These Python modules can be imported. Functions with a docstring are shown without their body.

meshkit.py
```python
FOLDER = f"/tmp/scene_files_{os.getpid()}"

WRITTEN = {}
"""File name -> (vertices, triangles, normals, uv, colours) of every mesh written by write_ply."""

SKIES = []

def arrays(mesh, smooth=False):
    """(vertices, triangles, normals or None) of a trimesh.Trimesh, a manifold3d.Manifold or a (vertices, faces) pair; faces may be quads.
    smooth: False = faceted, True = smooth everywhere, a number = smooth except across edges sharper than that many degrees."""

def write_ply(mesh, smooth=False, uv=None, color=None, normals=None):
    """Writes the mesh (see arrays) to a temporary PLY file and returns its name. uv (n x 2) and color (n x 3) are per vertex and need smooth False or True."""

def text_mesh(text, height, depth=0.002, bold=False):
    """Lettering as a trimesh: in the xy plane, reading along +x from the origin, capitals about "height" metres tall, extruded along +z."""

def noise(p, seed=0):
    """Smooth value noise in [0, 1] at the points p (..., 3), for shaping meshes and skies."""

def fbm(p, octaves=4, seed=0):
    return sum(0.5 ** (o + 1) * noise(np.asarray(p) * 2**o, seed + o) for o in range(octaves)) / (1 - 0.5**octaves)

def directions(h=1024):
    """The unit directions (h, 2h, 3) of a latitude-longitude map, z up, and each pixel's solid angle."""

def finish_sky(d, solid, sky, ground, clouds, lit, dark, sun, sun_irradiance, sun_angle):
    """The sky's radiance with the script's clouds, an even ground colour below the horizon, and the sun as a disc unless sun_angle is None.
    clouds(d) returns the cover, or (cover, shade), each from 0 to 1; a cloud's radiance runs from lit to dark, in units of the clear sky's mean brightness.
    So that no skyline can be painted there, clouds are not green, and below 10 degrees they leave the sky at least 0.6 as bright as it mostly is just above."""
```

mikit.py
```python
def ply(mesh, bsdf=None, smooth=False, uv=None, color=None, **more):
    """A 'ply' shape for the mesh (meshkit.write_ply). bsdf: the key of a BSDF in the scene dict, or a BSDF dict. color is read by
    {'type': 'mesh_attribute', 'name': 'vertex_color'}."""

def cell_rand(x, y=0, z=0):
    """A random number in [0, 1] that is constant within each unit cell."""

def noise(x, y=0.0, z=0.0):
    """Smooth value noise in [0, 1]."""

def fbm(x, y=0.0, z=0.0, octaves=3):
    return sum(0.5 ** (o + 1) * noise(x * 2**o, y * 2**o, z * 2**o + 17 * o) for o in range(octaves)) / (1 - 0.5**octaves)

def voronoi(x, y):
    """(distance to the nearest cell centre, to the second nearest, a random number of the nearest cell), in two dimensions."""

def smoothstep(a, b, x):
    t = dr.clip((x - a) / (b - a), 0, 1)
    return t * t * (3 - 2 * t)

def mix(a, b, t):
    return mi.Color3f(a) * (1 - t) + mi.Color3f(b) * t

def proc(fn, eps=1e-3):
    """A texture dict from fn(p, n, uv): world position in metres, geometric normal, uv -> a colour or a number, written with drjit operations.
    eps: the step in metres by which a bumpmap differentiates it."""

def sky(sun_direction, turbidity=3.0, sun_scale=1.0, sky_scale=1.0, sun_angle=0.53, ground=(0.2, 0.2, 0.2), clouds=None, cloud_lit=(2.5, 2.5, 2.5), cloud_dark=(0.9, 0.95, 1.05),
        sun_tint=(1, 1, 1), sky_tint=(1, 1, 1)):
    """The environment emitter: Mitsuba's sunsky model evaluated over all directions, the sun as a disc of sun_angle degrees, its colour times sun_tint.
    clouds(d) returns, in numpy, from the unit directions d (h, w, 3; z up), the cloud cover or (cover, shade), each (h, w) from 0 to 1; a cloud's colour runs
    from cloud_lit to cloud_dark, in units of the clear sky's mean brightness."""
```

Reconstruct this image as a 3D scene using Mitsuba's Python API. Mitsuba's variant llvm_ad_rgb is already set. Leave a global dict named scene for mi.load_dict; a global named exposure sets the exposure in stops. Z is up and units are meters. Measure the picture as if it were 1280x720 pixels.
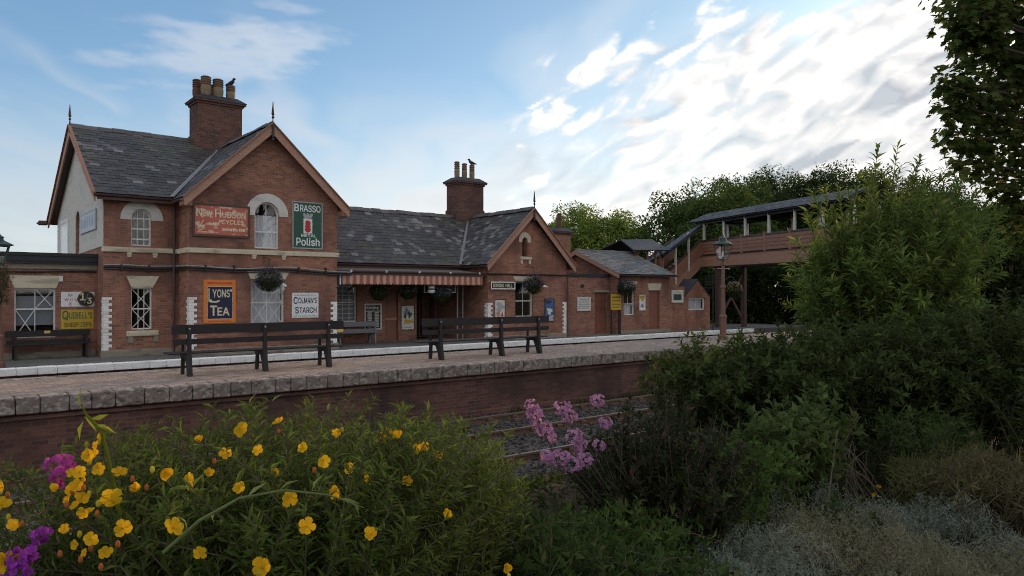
import math, random
import numpy as np, trimesh, shapely
from shapely.geometry import Polygon, box as sbox, Point
from shapely import affinity
import drjit as dr, mitsuba as mi
import mikit, meshkit
from mikit import proc, noise, fbm, voronoi, cell_rand, smoothstep, mix

T = mi.ScalarTransform4f
scene, labels = {}, {}
rng = np.random.default_rng(7)

# ---------------------------------------------------------------- camera, sky, exposure
F_PX, YAW = 916.0, math.radians(51.107)           # focal length for a 1280 px wide frame; yaw from +x (along the platform) towards +y
CAM = np.array([0.0, 0.0, 2.0])
fwd = np.array([math.cos(YAW), math.sin(YAW), 0.0066])
scene['camera'] = {'type': 'perspective', 'fov_axis': 'x', 'fov': math.degrees(2 * math.atan(640 / F_PX)), 'near_clip': 0.05, 'far_clip': 3000.0,
                   'to_world': T().look_at(origin=CAM.tolist(), target=(CAM + fwd).tolist(), up=[0, 0, 1])}
exposure = 3.05
SUN_AZ, SUN_EL = math.radians(15.5), math.radians(15.0)
SUN = np.array([math.cos(SUN_AZ) * math.cos(SUN_EL), math.sin(SUN_AZ) * math.cos(SUN_EL), math.sin(SUN_EL)])


def clouds(d):
    ss = lambda a, b, x: (lambda t: t * t * (3 - 2 * t))(np.clip((x - a) / (b - a), 0, 1))
    z = np.maximum(d[..., 2], 0.0)
    el = np.degrees(np.arcsin(np.clip(d[..., 2], -1, 1)))
    az = np.degrees(np.arctan2(d[..., 1], d[..., 0]))
    p = np.stack([d[..., 0], d[..., 1], 0 * z], -1) / (z + 0.10)[..., None]                  # a flat layer of cloud overhead
    c, s = math.cos(0.95), math.sin(0.95)
    r = np.stack([p[..., 0] * c + p[..., 1] * s, p[..., 1] * c - p[..., 0] * s, p[..., 2]], -1)   # combed along one wind direction
    warp = np.stack([meshkit.fbm(r * 0.9, 3, 5), meshkit.fbm(r * 0.9 + 9, 3, 6), 0 * z], -1) - 0.5
    big = meshkit.fbm(r * [0.55, 0.9, 1] + warp * 0.9, 4, 11)
    wisp = meshkit.fbm(r * [0.9, 3.2, 1] + warp * [1.2, 2.2, 0], 5, 23)
    puff = meshkit.fbm(r * [2.6, 5.2, 1] + warp * [2.5, 3.5, 0], 6, 37)
    fine = meshkit.fbm(r * [7.0, 12.0, 1] + warp * 5, 4, 51)
    wob = (big - 0.5) * 16
    toward = ss(60, 27, az + wob * 0.5) * ss(-150, -60, az)                                    # the bank of bright cloud round the low sun
    edge = 15.5 + (52 - az) * 0.20
    below = 1 - ss(edge - 3.0, edge + 2.0, el + (puff - 0.5) * 7)
    bank = toward * below
    ca, sa = math.cos(0.42), math.sin(0.42)                                                     # rows of small puffs, tilted
    ax, ay = az * ca - el * sa, az * sa + el * ca
    m = np.stack([ax / 2.3, ay / 0.85, 0 * z], -1)
    m = m + (np.stack([meshkit.fbm(m * 0.6, 2, 61), meshkit.fbm(m * 0.6 + 5, 2, 62), 0 * z], -1) - 0.5) * [1.6, 2.2, 0]
    rows = meshkit.fbm(m, 5, 63)
    rows2 = meshkit.fbm(m * [1.0, 0.45, 1] * 0.5 + 3, 3, 64)
    dens = ss(61, 26, az + (rows2 - 0.5) * 16) * below * ss(-150, -60, az)
    mack = ss(0.60, 0.80, rows + 0.31 * dens + 0.10 * (rows2 - 0.5)) * ss(0.02, 0.3, dens)
    low = (1 - ss(2, 16, el + (wisp - 0.5) * 11)) * (0.72 + 0.28 * ss(82, 55, az + (wisp - 0.5) * 20))
    streak = ss(0.50, 0.82, wisp) * (0.22 + 0.35 * (1 - ss(6, 22, el)))
    plume = meshkit.fbm(np.stack([az / 4.2 - el * 0.5, (el + az * 0.12) / 0.9, 0 * z], -1), 5, 91)
    patch = ss(1.25, 0.0, ((az - 72.0) / 8.5) ** 2 + ((el - 17.4 + (az - 72) * 0.20) / 2.6) ** 2 + (plume - 0.5) * 3.2) * (0.15 + 0.6 * plume)
    away = ss(95, 135, np.abs(az - 40)) + ss(30, 55, el) * (1 - ss(95, 135, np.abs(az - 40)))   # overhead and behind: unseen bright cloud, added to fill the shaded house fronts
    fill_cloud = ss(0.30, 0.55, big * 0.6 + puff * 0.4) * away * 0.95
    cover = 1 - (1 - 0.97 * mack) * (1 - 0.85 * bank ** 2) * (1 - low * 0.92) * (1 - streak) * (1 - patch) * (1 - fill_cloud)
    near = ss(64, 20, np.degrees(np.arccos(np.clip(d @ SUN, -1, 1))))
    grey = ss(0.60, 0.72, meshkit.fbm(m * [0.32, 0.5, 1] + 31, 4, 77)) * ss(5, 9, el)
    shade = 0.62 - 0.40 * near + 0.55 * grey * dens + (0.55 * (0.5 - wisp) - 0.12 * ss(85, 50, az)) * low - 0.30 * away + 2.1 * (0.56 - rows) * np.clip(mack + bank, 0, 1) * ss(3, 8, el) - 0.2 * patch  # the unseen cloud overhead and behind is lightened for more fill
    return np.clip(cover, 0, 1), np.clip(shade, 0, 1)


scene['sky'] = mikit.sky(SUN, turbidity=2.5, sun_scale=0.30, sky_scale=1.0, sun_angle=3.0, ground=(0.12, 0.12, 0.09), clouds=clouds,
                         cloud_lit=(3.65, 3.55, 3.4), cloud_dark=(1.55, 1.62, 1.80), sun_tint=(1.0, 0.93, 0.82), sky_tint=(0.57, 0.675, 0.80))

# ---------------------------------------------------------------- materials


def const(name, col, rough=0.7, spec=0.4, **kw):
    scene[name] = {'type': 'twosided', 'bsdf': {'type': 'principled', 'base_color': {'type': 'rgb', 'value': list(col)}, 'roughness': rough, 'specular': spec, **kw}}


def textured(name, fn, rough=0.8, spec=0.3, bump=None, bscale=0.004, eps=2e-3):
    b = {'type': 'principled', 'base_color': proc(fn), 'roughness': rough, 'specular': spec}
    if bump is not None:
        b = {'type': 'bumpmap', 'arbitrary': proc(bump, eps), 'scale': bscale, 'bsdf': b}
    scene[name] = {'type': 'twosided', 'bsdf': b}


def wall_uv(p, n):
    side = dr.abs(n.x) > dr.abs(n.y)
    return dr.select(side, p.y, p.x), p.z


def brick_cells(p, n):
    h, z = wall_uv(p, n)
    row = dr.floor(z / 0.077)
    x = h / 0.232 + 0.5 * (row - 2 * dr.floor(row / 2))
    fx, fz = x - dr.floor(x), z / 0.077 - row
    edge = dr.minimum(dr.minimum(fx, 1 - fx) * 0.232, dr.minimum(fz, 1 - fz) * 0.077)
    return dr.floor(x), row, smoothstep(0.003, 0.008, edge)


def brick_maker(a, b, dark, mortar):
    def brick(p, n, uv):
        cx, row, face = brick_cells(p, n)
        r, r2 = cell_rand(cx, row, 3), cell_rand(cx, row, 8)
        h, z = wall_uv(p, n)
        patch = fbm(h * 0.9, z * 0.9 + p.y * 0.3, 4.0, 4)
        streak = fbm(h * 3.1, z * 0.5, 9.0, 3)
        c = mix(a, b, r)
        c = mix(c, dark, smoothstep(0.72, 0.95, r2) * 0.5)
        c = mix(c, dark, smoothstep(0.46, 0.76, patch) * 0.60 + smoothstep(0.52, 0.78, streak) * 0.40)
        c = c * (0.86 + 0.28 * noise(h * 60, z * 60, 1.0))
        m = mix(mortar, dark, smoothstep(0.35, 0.7, patch) * 0.7)
        return mix(m, c, face)
    return brick


def brick_bump(p, n, uv):
    return brick_cells(p, n)[2] + 0.25 * noise(p.x * 45, p.y * 45, p.z * 45)


textured('m_brick', brick_maker((0.238, 0.102, 0.070), (0.350, 0.162, 0.108), (0.118, 0.064, 0.056), (0.30, 0.235, 0.195)), 0.85, 0.25, brick_bump, 0.004)
textured('m_brick_orange', brick_maker((0.29, 0.125, 0.08), (0.41, 0.19, 0.125), (0.16, 0.08, 0.06), (0.28, 0.21, 0.17)), 0.85, 0.25)
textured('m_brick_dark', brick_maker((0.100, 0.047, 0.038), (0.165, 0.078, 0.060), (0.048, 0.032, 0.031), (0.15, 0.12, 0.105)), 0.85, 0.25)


def stone_maker(a, b, dirt):
    def stone(p, n, uv):
        g = fbm(p.x * 5, p.y * 5, p.z * 5, 4)
        f = noise(p.x * 90, p.y * 90, p.z * 90)
        c = mix(a, b, g)
        c = mix(c, dirt, smoothstep(0.52, 0.78, fbm(p.x * 2.3 + 7, p.y * 2.3, p.z * 6, 4)) * 0.7)
        return c * (0.85 + 0.3 * f)
    return stone


textured('m_stone', stone_maker((0.50, 0.45, 0.33), (0.60, 0.55, 0.42), (0.30, 0.27, 0.21)), 0.85)
textured('m_stone_grey', stone_maker((0.54, 0.53, 0.50), (0.64, 0.63, 0.59), (0.40, 0.39, 0.36)), 0.85)
textured('m_plinth', stone_maker((0.22, 0.20, 0.16), (0.30, 0.27, 0.21), (0.10, 0.09, 0.075)), 0.9)
textured('m_render', stone_maker((0.46, 0.44, 0.40), (0.51, 0.49, 0.45), (0.40, 0.38, 0.34)), 0.85)
textured('m_white_paint', stone_maker((0.74, 0.74, 0.74), (0.82, 0.82, 0.81), (0.52, 0.50, 0.47)), 0.6)


def coping_fn(p, n, uv):
    g = fbm(p.x * 7, p.y * 7, p.z * 7, 4)
    lich = smoothstep(0.54, 0.62, fbm(p.x * 16 + 3, p.y * 16, p.z * 16, 3))
    c = mix((0.13, 0.105, 0.095), (0.25, 0.205, 0.185), g)
    c = mix(c, (0.38, 0.365, 0.33), lich * 0.6)
    return mix(c, (0.06, 0.055, 0.05), smoothstep(0.55, 0.75, fbm(p.x * 9, p.y * 9 + 5, p.z * 12, 3)) * 0.8)


textured('m_coping', coping_fn, 0.9, 0.25, lambda p, n, uv: fbm(p.x * 25, p.y * 25, p.z * 25, 3), 0.012)


def paving_fn(p, n, uv):
    row = dr.floor(p.y / 0.115)
    x = p.x / 0.228 + 0.5 * (row - 2 * dr.floor(row / 2))
    cx = dr.floor(x)
    fx, fy = x - cx, p.y / 0.115 - row
    edge = dr.minimum(dr.minimum(fx, 1 - fx) * 0.228, dr.minimum(fy, 1 - fy) * 0.115)
    c = mix((0.19, 0.142, 0.12), (0.31, 0.24, 0.205), cell_rand(cx, row, 1))
    c = mix(c, (0.17, 0.15, 0.14), smoothstep(0.45, 0.75, fbm(p.x * 0.9, p.y * 1.7, 2.0, 4)) * 0.7)
    c = mix(c, (0.36, 0.27, 0.22), smoothstep(0.8, 0.97, cell_rand(cx, row, 5)) * 0.6)
    return mix((0.09, 0.075, 0.06), c, smoothstep(0.002, 0.007, edge)) * (0.85 + 0.3 * noise(p.x * 70, p.y * 70, 3.0))


def paving_bump(p, n, uv):
    row = dr.floor(p.y / 0.115)
    x = p.x / 0.228 + 0.5 * (row - 2 * dr.floor(row / 2))
    fx, fy = x - dr.floor(x), p.y / 0.115 - row
    return smoothstep(0.0, 0.012, dr.minimum(dr.minimum(fx, 1 - fx) * 0.228, dr.minimum(fy, 1 - fy) * 0.115)) + 0.5 * cell_rand(dr.floor(x), row, 2)


textured('m_paving', paving_fn, 0.8, 0.3, paving_bump, 0.006)


def asphalt_fn(p, n, uv):
    c = mix((0.075, 0.072, 0.07), (0.12, 0.115, 0.108), fbm(p.x * 0.8, p.y * 1.5, 1.0, 4))
    return c * (0.7 + 0.6 * noise(p.x * 120, p.y * 120, 2.0))


textured('m_asphalt', asphalt_fn, 0.85)


def soil_fn(p, n, uv):
    c = mix((0.035, 0.026, 0.018), (0.075, 0.058, 0.042), fbm(p.x * 2, p.y * 2, p.z, 4))
    c = mix(c, (0.045, 0.06, 0.022), smoothstep(0.5, 0.65, fbm(p.x * 0.35, p.y * 0.35, 6.0, 4)))
    return c * (0.6 + 0.8 * noise(p.x * 50, p.y * 50, p.z * 50))


textured('m_soil', soil_fn, 0.95, 0.1)
textured('m_ballast', lambda p, n, uv: mix((0.05, 0.045, 0.042), (0.12, 0.105, 0.095), voronoi(p.x * 17, p.y * 17)[2]) * (0.55 + 0.45 * smoothstep(0.0, 0.25, voronoi(p.x * 17, p.y * 17)[1] - voronoi(p.x * 17, p.y * 17)[0])), 0.95, 0.15)


def wood_maker(a, b, k=1.0):
    def wood(p, n, uv):
        g = fbm(p.x * 3 * k, p.y * 3 * k, p.z * 42, 4)
        w = smoothstep(0.5, 0.75, fbm(p.x * 2.2, p.y * 2.2, p.z * 5, 4))
        return mix(mix(a, b, g), mix(a, (0.3, 0.24, 0.2), 0.35), w * 0.5)
    return wood


textured('m_barge', wood_maker((0.34, 0.185, 0.13), (0.45, 0.265, 0.19)), 0.6)
textured('m_bridge_wood', wood_maker((0.23, 0.112, 0.075), (0.32, 0.168, 0.115)), 0.65)
textured('m_girder', wood_maker((0.30, 0.16, 0.105), (0.40, 0.228, 0.158)), 0.6)
textured('m_sleeper', wood_maker((0.04, 0.032, 0.027), (0.085, 0.068, 0.055)), 0.9)
textured('m_bark', lambda p, n, uv: mix((0.05, 0.04, 0.03), (0.14, 0.115, 0.09), fbm(p.x * 14, p.y * 14, p.z * 3, 4)), 0.95, 0.1)
textured('m_rail', lambda p, n, uv: mix((0.10, 0.06, 0.042), (0.19, 0.115, 0.08), fbm(p.x * 9, p.y * 20, p.z * 20, 3)), 0.7)
textured('m_dark_paint', lambda p, n, uv: mix((0.012, 0.010, 0.011), (0.028, 0.023, 0.023), fbm(p.x * 4, p.y * 12, p.z * 30, 4)), 0.55, 0.35)

const('m_frame_white', (0.66, 0.66, 0.64), 0.5)
const('m_frame_cream', (0.55, 0.53, 0.47), 0.5)
const('m_gutter', (0.085, 0.05, 0.043), 0.45)
const('m_black', (0.02, 0.02, 0.022), 0.5)
const('m_fascia', (0.025, 0.027, 0.036), 0.55)
const('m_canopy_felt', (0.085, 0.075, 0.07), 0.8)
const('m_pelmet_a', (0.30, 0.12, 0.085), 0.55)
const('m_pelmet_b', (0.58, 0.32, 0.24), 0.55)
const('m_door', (0.21, 0.085, 0.055), 0.5)
const('m_door_dark', (0.05, 0.03, 0.028), 0.55)
const('m_curtain', (0.55, 0.57, 0.62), 0.9, 0.1)
const('m_blind', (0.20, 0.22, 0.25), 0.9, 0.1)
const('m_room', (0.05, 0.045, 0.042), 0.9, 0.1)
const('m_lead', (0.17, 0.175, 0.19), 0.55)
const('m_iron', (0.03, 0.03, 0.034), 0.4)
const('m_galv', (0.36, 0.37, 0.39), 0.45)
const('m_rail_top', (0.34, 0.29, 0.26), 0.42, 0.5, metallic=0.7)
const('m_pot', (0.22, 0.172, 0.112), 0.85)
const('m_pot_red', (0.12, 0.058, 0.042), 0.85)
const('m_sign_white', (0.70, 0.71, 0.72), 0.3)
const('m_sign_navy', (0.018, 0.02, 0.06), 0.3)
const('m_sign_yellow', (0.50, 0.335, 0.03), 0.3)
const('m_sign_orange', (0.68, 0.20, 0.035), 0.3)
const('m_sign_green', (0.02, 0.085, 0.055), 0.3)
const('m_sign_red', (0.45, 0.03, 0.03), 0.3)
const('m_ink', (0.02, 0.025, 0.02), 0.5)
const('m_ink_grey', (0.22, 0.22, 0.24), 0.6)
const('m_poster_pale', (0.60, 0.58, 0.52), 0.6)
const('m_poster_blue', (0.05, 0.12, 0.27), 0.6)
const('m_brass', (0.60, 0.42, 0.12), 0.35, 0.5)
const('m_cream_text', (0.66, 0.58, 0.40), 0.5)
const('m_lamp_brown', (0.17, 0.085, 0.06), 0.45)
const('m_lamp_green', (0.03, 0.06, 0.05), 0.4)
const('m_faded', (0.46, 0.48, 0.51), 0.6)
const('m_faded_blue', (0.30, 0.36, 0.45), 0.6)
const('m_bird', (0.02, 0.02, 0.024), 0.6)
const('m_lamp_globe', (0.75, 0.75, 0.72), 0.4)
textured('m_rusted_red', lambda p, n, uv: mix(mix((0.42, 0.10, 0.065), (0.52, 0.16, 0.11), fbm(p.x * 4, p.y, p.z * 4, 3)), (0.62, 0.50, 0.42), smoothstep(0.58, 0.68, fbm(p.x * 7, p.y * 7, p.z * 9, 4)) * 0.8), 0.4)
scene['m_glass'] = {'type': 'thindielectric', 'int_ior': 1.5}
scene['m_slate'] = {'type': 'twosided', 'bsdf': {'type': 'principled', 'base_color': {'type': 'mesh_attribute', 'name': 'vertex_color'}, 'roughness': 0.55, 'specular': 0.45}}
scene['m_leaf'] = {'type': 'principledthin', 'base_color': {'type': 'mesh_attribute', 'name': 'vertex_color'}, 'roughness': 0.5, 'diff_trans': 1.0, 'eta': 1.4, 'spec_trans': 0.0}
scene['m_vc'] = {'type': 'twosided', 'bsdf': {'type': 'principled', 'base_color': {'type': 'mesh_attribute', 'name': 'vertex_color'}, 'roughness': 0.9, 'specular': 0.15}}

# ---------------------------------------------------------------- helpers
used = {}


def key_of(name):
    used[name] = used.get(name, -1) + 1
    return name if used[name] == 0 else f'{name}_{used[name]:03d}'


def tag(key, label=None, cat=None, group=None, kind=None):
    d = {k: v for k, v in (('label', label), ('category', cat), ('group', group), ('kind', kind)) if v}
    labels.setdefault(key, {}).update(d)
    return key


def thing(name, label, cat, group=None):
    return tag(key_of(name), label, cat, group)


def put(name, mesh, mat, parent=None, smooth=False, color=None, **kw):
    k = key_of(f'{parent}__{name}' if parent else name)
    if color is not None and np.ndim(color) == 1:
        color = np.tile(color, (len(mesh[0] if isinstance(mesh, tuple) else mesh.vertices), 1))
    scene[k] = mikit.ply(mesh, mat, smooth=smooth, color=color, **kw)
    return k


BF = np.array([[0, 2, 3, 1], [4, 5, 7, 6], [0, 1, 5, 4], [2, 6, 7, 3], [0, 4, 6, 2], [1, 3, 7, 5]])
BF = np.vstack([BF[:, [0, 1, 2]], BF[:, [0, 2, 3]]])


def bx(x0, x1, y0, y1, z0, z1):
    v = np.array([[x, y, z] for z in (z0, z1) for y in (y0, y1) for x in (x0, x1)], float)
    return v, BF


def cat(*ms):
    vs, fs, n = [], [], 0
    for m in ms:
        v, f = (m.vertices, m.faces) if hasattr(m, 'vertices') else m
        vs.append(np.asarray(v)); fs.append(np.asarray(f) + n); n += len(v)
    return np.vstack(vs), np.vstack(fs)


def cham(x0, x1, y0, y1, z0, z1, c=0.01, jit=0.0, seed=0):
    """a box with chamfered edges, corners a little uneven"""
    v = []
    r = np.random.default_rng(seed)
    for sx in (0, 1):
        for sy in (0, 1):
            for sz in (0, 1):
                p = np.array([(x0, x1)[sx], (y0, y1)[sy], (z0, z1)[sz]]) + r.uniform(-jit, jit, 3)
                s = np.array([1 - 2 * sx, 1 - 2 * sy, 1 - 2 * sz])
                for k in range(3):
                    q = p + s * c
                    q[k] = p[k]
                    v.append(q)
    m = trimesh.convex.convex_hull(np.array(v))
    return m.vertices, m.faces


def beam(a, b, w, h, up=(0, 0, 1)):
    """a square bar from a to b, w wide (sideways), h tall"""
    a, b = np.asarray(a, float), np.asarray(b, float)
    d = (b - a) / np.linalg.norm(b - a)
    s = np.cross(d, up)
    if np.linalg.norm(s) < 1e-6:
        s = np.array([1.0, 0, 0])
    s /= np.linalg.norm(s)
    u = np.cross(s, d)
    v = np.array([p + s * i * w / 2 + u * j * h / 2 for j in (-1, 1) for p in (a, b) for i in (-1, 1)])
    return v[[0, 1, 2, 3, 4, 5, 6, 7]], BF


def tube(pts, radii, sides=8, cap=True):
    p = np.asarray(pts, float)
    r = np.broadcast_to(np.asarray(radii, float), (len(p),))
    t = np.gradient(p, axis=0)
    t /= np.linalg.norm(t, axis=1, keepdims=True) + 1e-12
    ref = np.where(np.abs(t[:, 2:]) < 0.9, [[0, 0, 1.0]], [[1.0, 0, 0]])
    a = np.cross(t, ref); a /= np.linalg.norm(a, axis=1, keepdims=True) + 1e-12
    b = np.cross(t, a)
    an = np.arange(sides) * 2 * np.pi / sides
    v = (p[:, None] + r[:, None, None] * (np.cos(an)[None, :, None] * a[:, None] + np.sin(an)[None, :, None] * b[:, None])).reshape(-1, 3)
    i, j = np.meshgrid(np.arange(len(p) - 1), np.arange(sides), indexing='ij')
    q = np.stack([i * sides + j, i * sides + (j + 1) % sides, (i + 1) * sides + (j + 1) % sides, (i + 1) * sides + j], -1).reshape(-1, 4)
    f = np.vstack([q[:, [0, 1, 2]], q[:, [0, 2, 3]]])
    if cap:
        n = len(v)
        v = np.vstack([v, p[:1], p[-1:]])
        k = np.arange(sides)
        f = np.vstack([f, np.stack([(k + 1) % sides, k, k * 0 + n], 1), np.stack([k + n - 2 - sides, (k + 1) % sides + n - 2 - sides, k * 0 + n + 1], 1)])
    return v, f


def lathe(profile, at, sides=16):
    m = trimesh.creation.revolve(np.asarray(profile, float), sections=sides)
    m.apply_translation(at)
    return m.vertices, m.faces


def ext(poly, depth, plane, off):
    """a shapely outline made solid. plane 'xz': outline in x, z and depth from y = off towards +y; 'yz': outline in y, z, depth from x = off towards +x"""
    out = []
    for g in getattr(poly, 'geoms', [poly]):
        if g.is_empty or g.area < 1e-6:
            continue
        m = trimesh.creation.extrude_polygon(g, depth, engine='earcut')
        v, f = np.array(m.vertices), np.array(m.faces)
        if plane == 'xz':
            v, f = np.stack([v[:, 0], off + v[:, 2], v[:, 1]], 1), f[:, ::-1]
        elif plane == 'yz':
            v = np.stack([off + v[:, 2], v[:, 0], v[:, 1]], 1)
        else:
            v = v + [0, 0, off]
        out.append((v, f))
    return cat(*out)


def arch(x0, x1, z0, z1, n=14):
    """a round-headed opening: z1 is the crown"""
    r = (x1 - x0) / 2
    zs = z1 - r
    t = np.linspace(0, np.pi, n)
    return Polygon([(x0, z0), (x1, z0)] + [((x0 + x1) / 2 + r * math.cos(a), zs + r * math.sin(a)) for a in t])


def text(s, h, x, y, z, mat_depth=0.004, bold=True, width=None, align='c'):
    """lettering standing on a wall that faces -y: x is the middle, z the base line"""
    m = meshkit.text_mesh(s, h, mat_depth, bold)
    v = np.array(m.vertices)
    v[:, 0] -= v[:, 0].min()
    w = v[:, 0].max()
    if width:
        v[:, 0] *= width / w
        w = width
    v[:, 0] -= w / 2 if align == 'c' else 0
    return np.stack([v[:, 0] + x, y - v[:, 2], v[:, 1] + z], 1), np.array(m.faces)


# ---------------------------------------------------------------- ground
gx = np.unique(np.concatenate([np.linspace(-900, -20, 23), np.linspace(-20, 60, 161), np.linspace(60, 900, 29)]))
gy = np.unique(np.concatenate([np.linspace(-900, -6, 23), np.linspace(-6, 16, 89), np.linspace(16, 40, 25), np.linspace(40, 1200, 33)]))


def ground_z(x, y):
    x, y = np.asarray(x, float), np.asarray(y, float)
    t = np.clip((y - 4.7) / 2.8, 0, 1)
    z = 0.3 + (-0.92 - 0.3) * t * t * (3 - 2 * t)
    u = np.clip((y - 23.2) / 0.6, 0, 1)
    z = z + (-0.06 + 0.92) * u
    bumps = (meshkit.fbm(np.stack([x * 1.7, y * 1.7, x * 0], -1), 3, 3) - 0.5) * 0.12
    return z + bumps * (np.abs(x) < 60) * (y < 6.6) * (y > -8)


X, Y = np.meshgrid(gx, gy, indexing='ij')
gv = np.stack([X, Y, ground_z(X, Y)], -1).reshape(-1, 3)
i, j = np.meshgrid(np.arange(len(gx) - 1), np.arange(len(gy) - 1), indexing='ij')
n_ = len(gy)
gf = np.stack([i * n_ + j, (i + 1) * n_ + j, (i + 1) * n_ + j + 1, i * n_ + j + 1], -1).reshape(-1, 4)
put('ground', (gv, gf), 'm_soil', smooth=True)
tag('ground', 'dark garden soil and rough ground beside the line', kind='structure')

# ballast under the two near tracks and the two between the platforms
put('track_bed', cat(bx(-40, 90, 7.3, 13.97, -1.3, -0.90), bx(-40, 90, 17.3, 23.3, -1.3, -0.90)), 'm_ballast')
tag('track_bed', 'dark stone ballast bed under the railway tracks', kind='structure')
N = 20000
sx, sy = rng.uniform(-3, 22, N), rng.uniform(7.0, 13.9, N)
base = trimesh.creation.icosahedron()
bv, bf = np.array(base.vertices) / np.linalg.norm(base.vertices[0]), np.array(base.faces)
sc = rng.uniform(0.018, 0.042, (N, 1, 1)) * rng.uniform(0.6, 1.25, (N, 12, 1)) * rng.uniform(0.7, 1.2, (N, 1, 3))
v = bv[None] * sc + np.stack([sx, sy, np.maximum(ground_z(sx, sy), -0.90) + rng.uniform(0.0, 0.03, N)], -1)[:, None]
col = np.repeat(rng.uniform(0.035, 0.10, (N, 1)) * [1, 0.93, 0.86], 12, 0)
put('ballast', (v.reshape(-1, 3), (bf[None] + 12 * np.arange(N)[:, None, None]).reshape(-1, 3)), 'm_vc', color=col)
tag('ballast', 'loose dark ballast stones between and beside the rails', kind='stuff')


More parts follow.
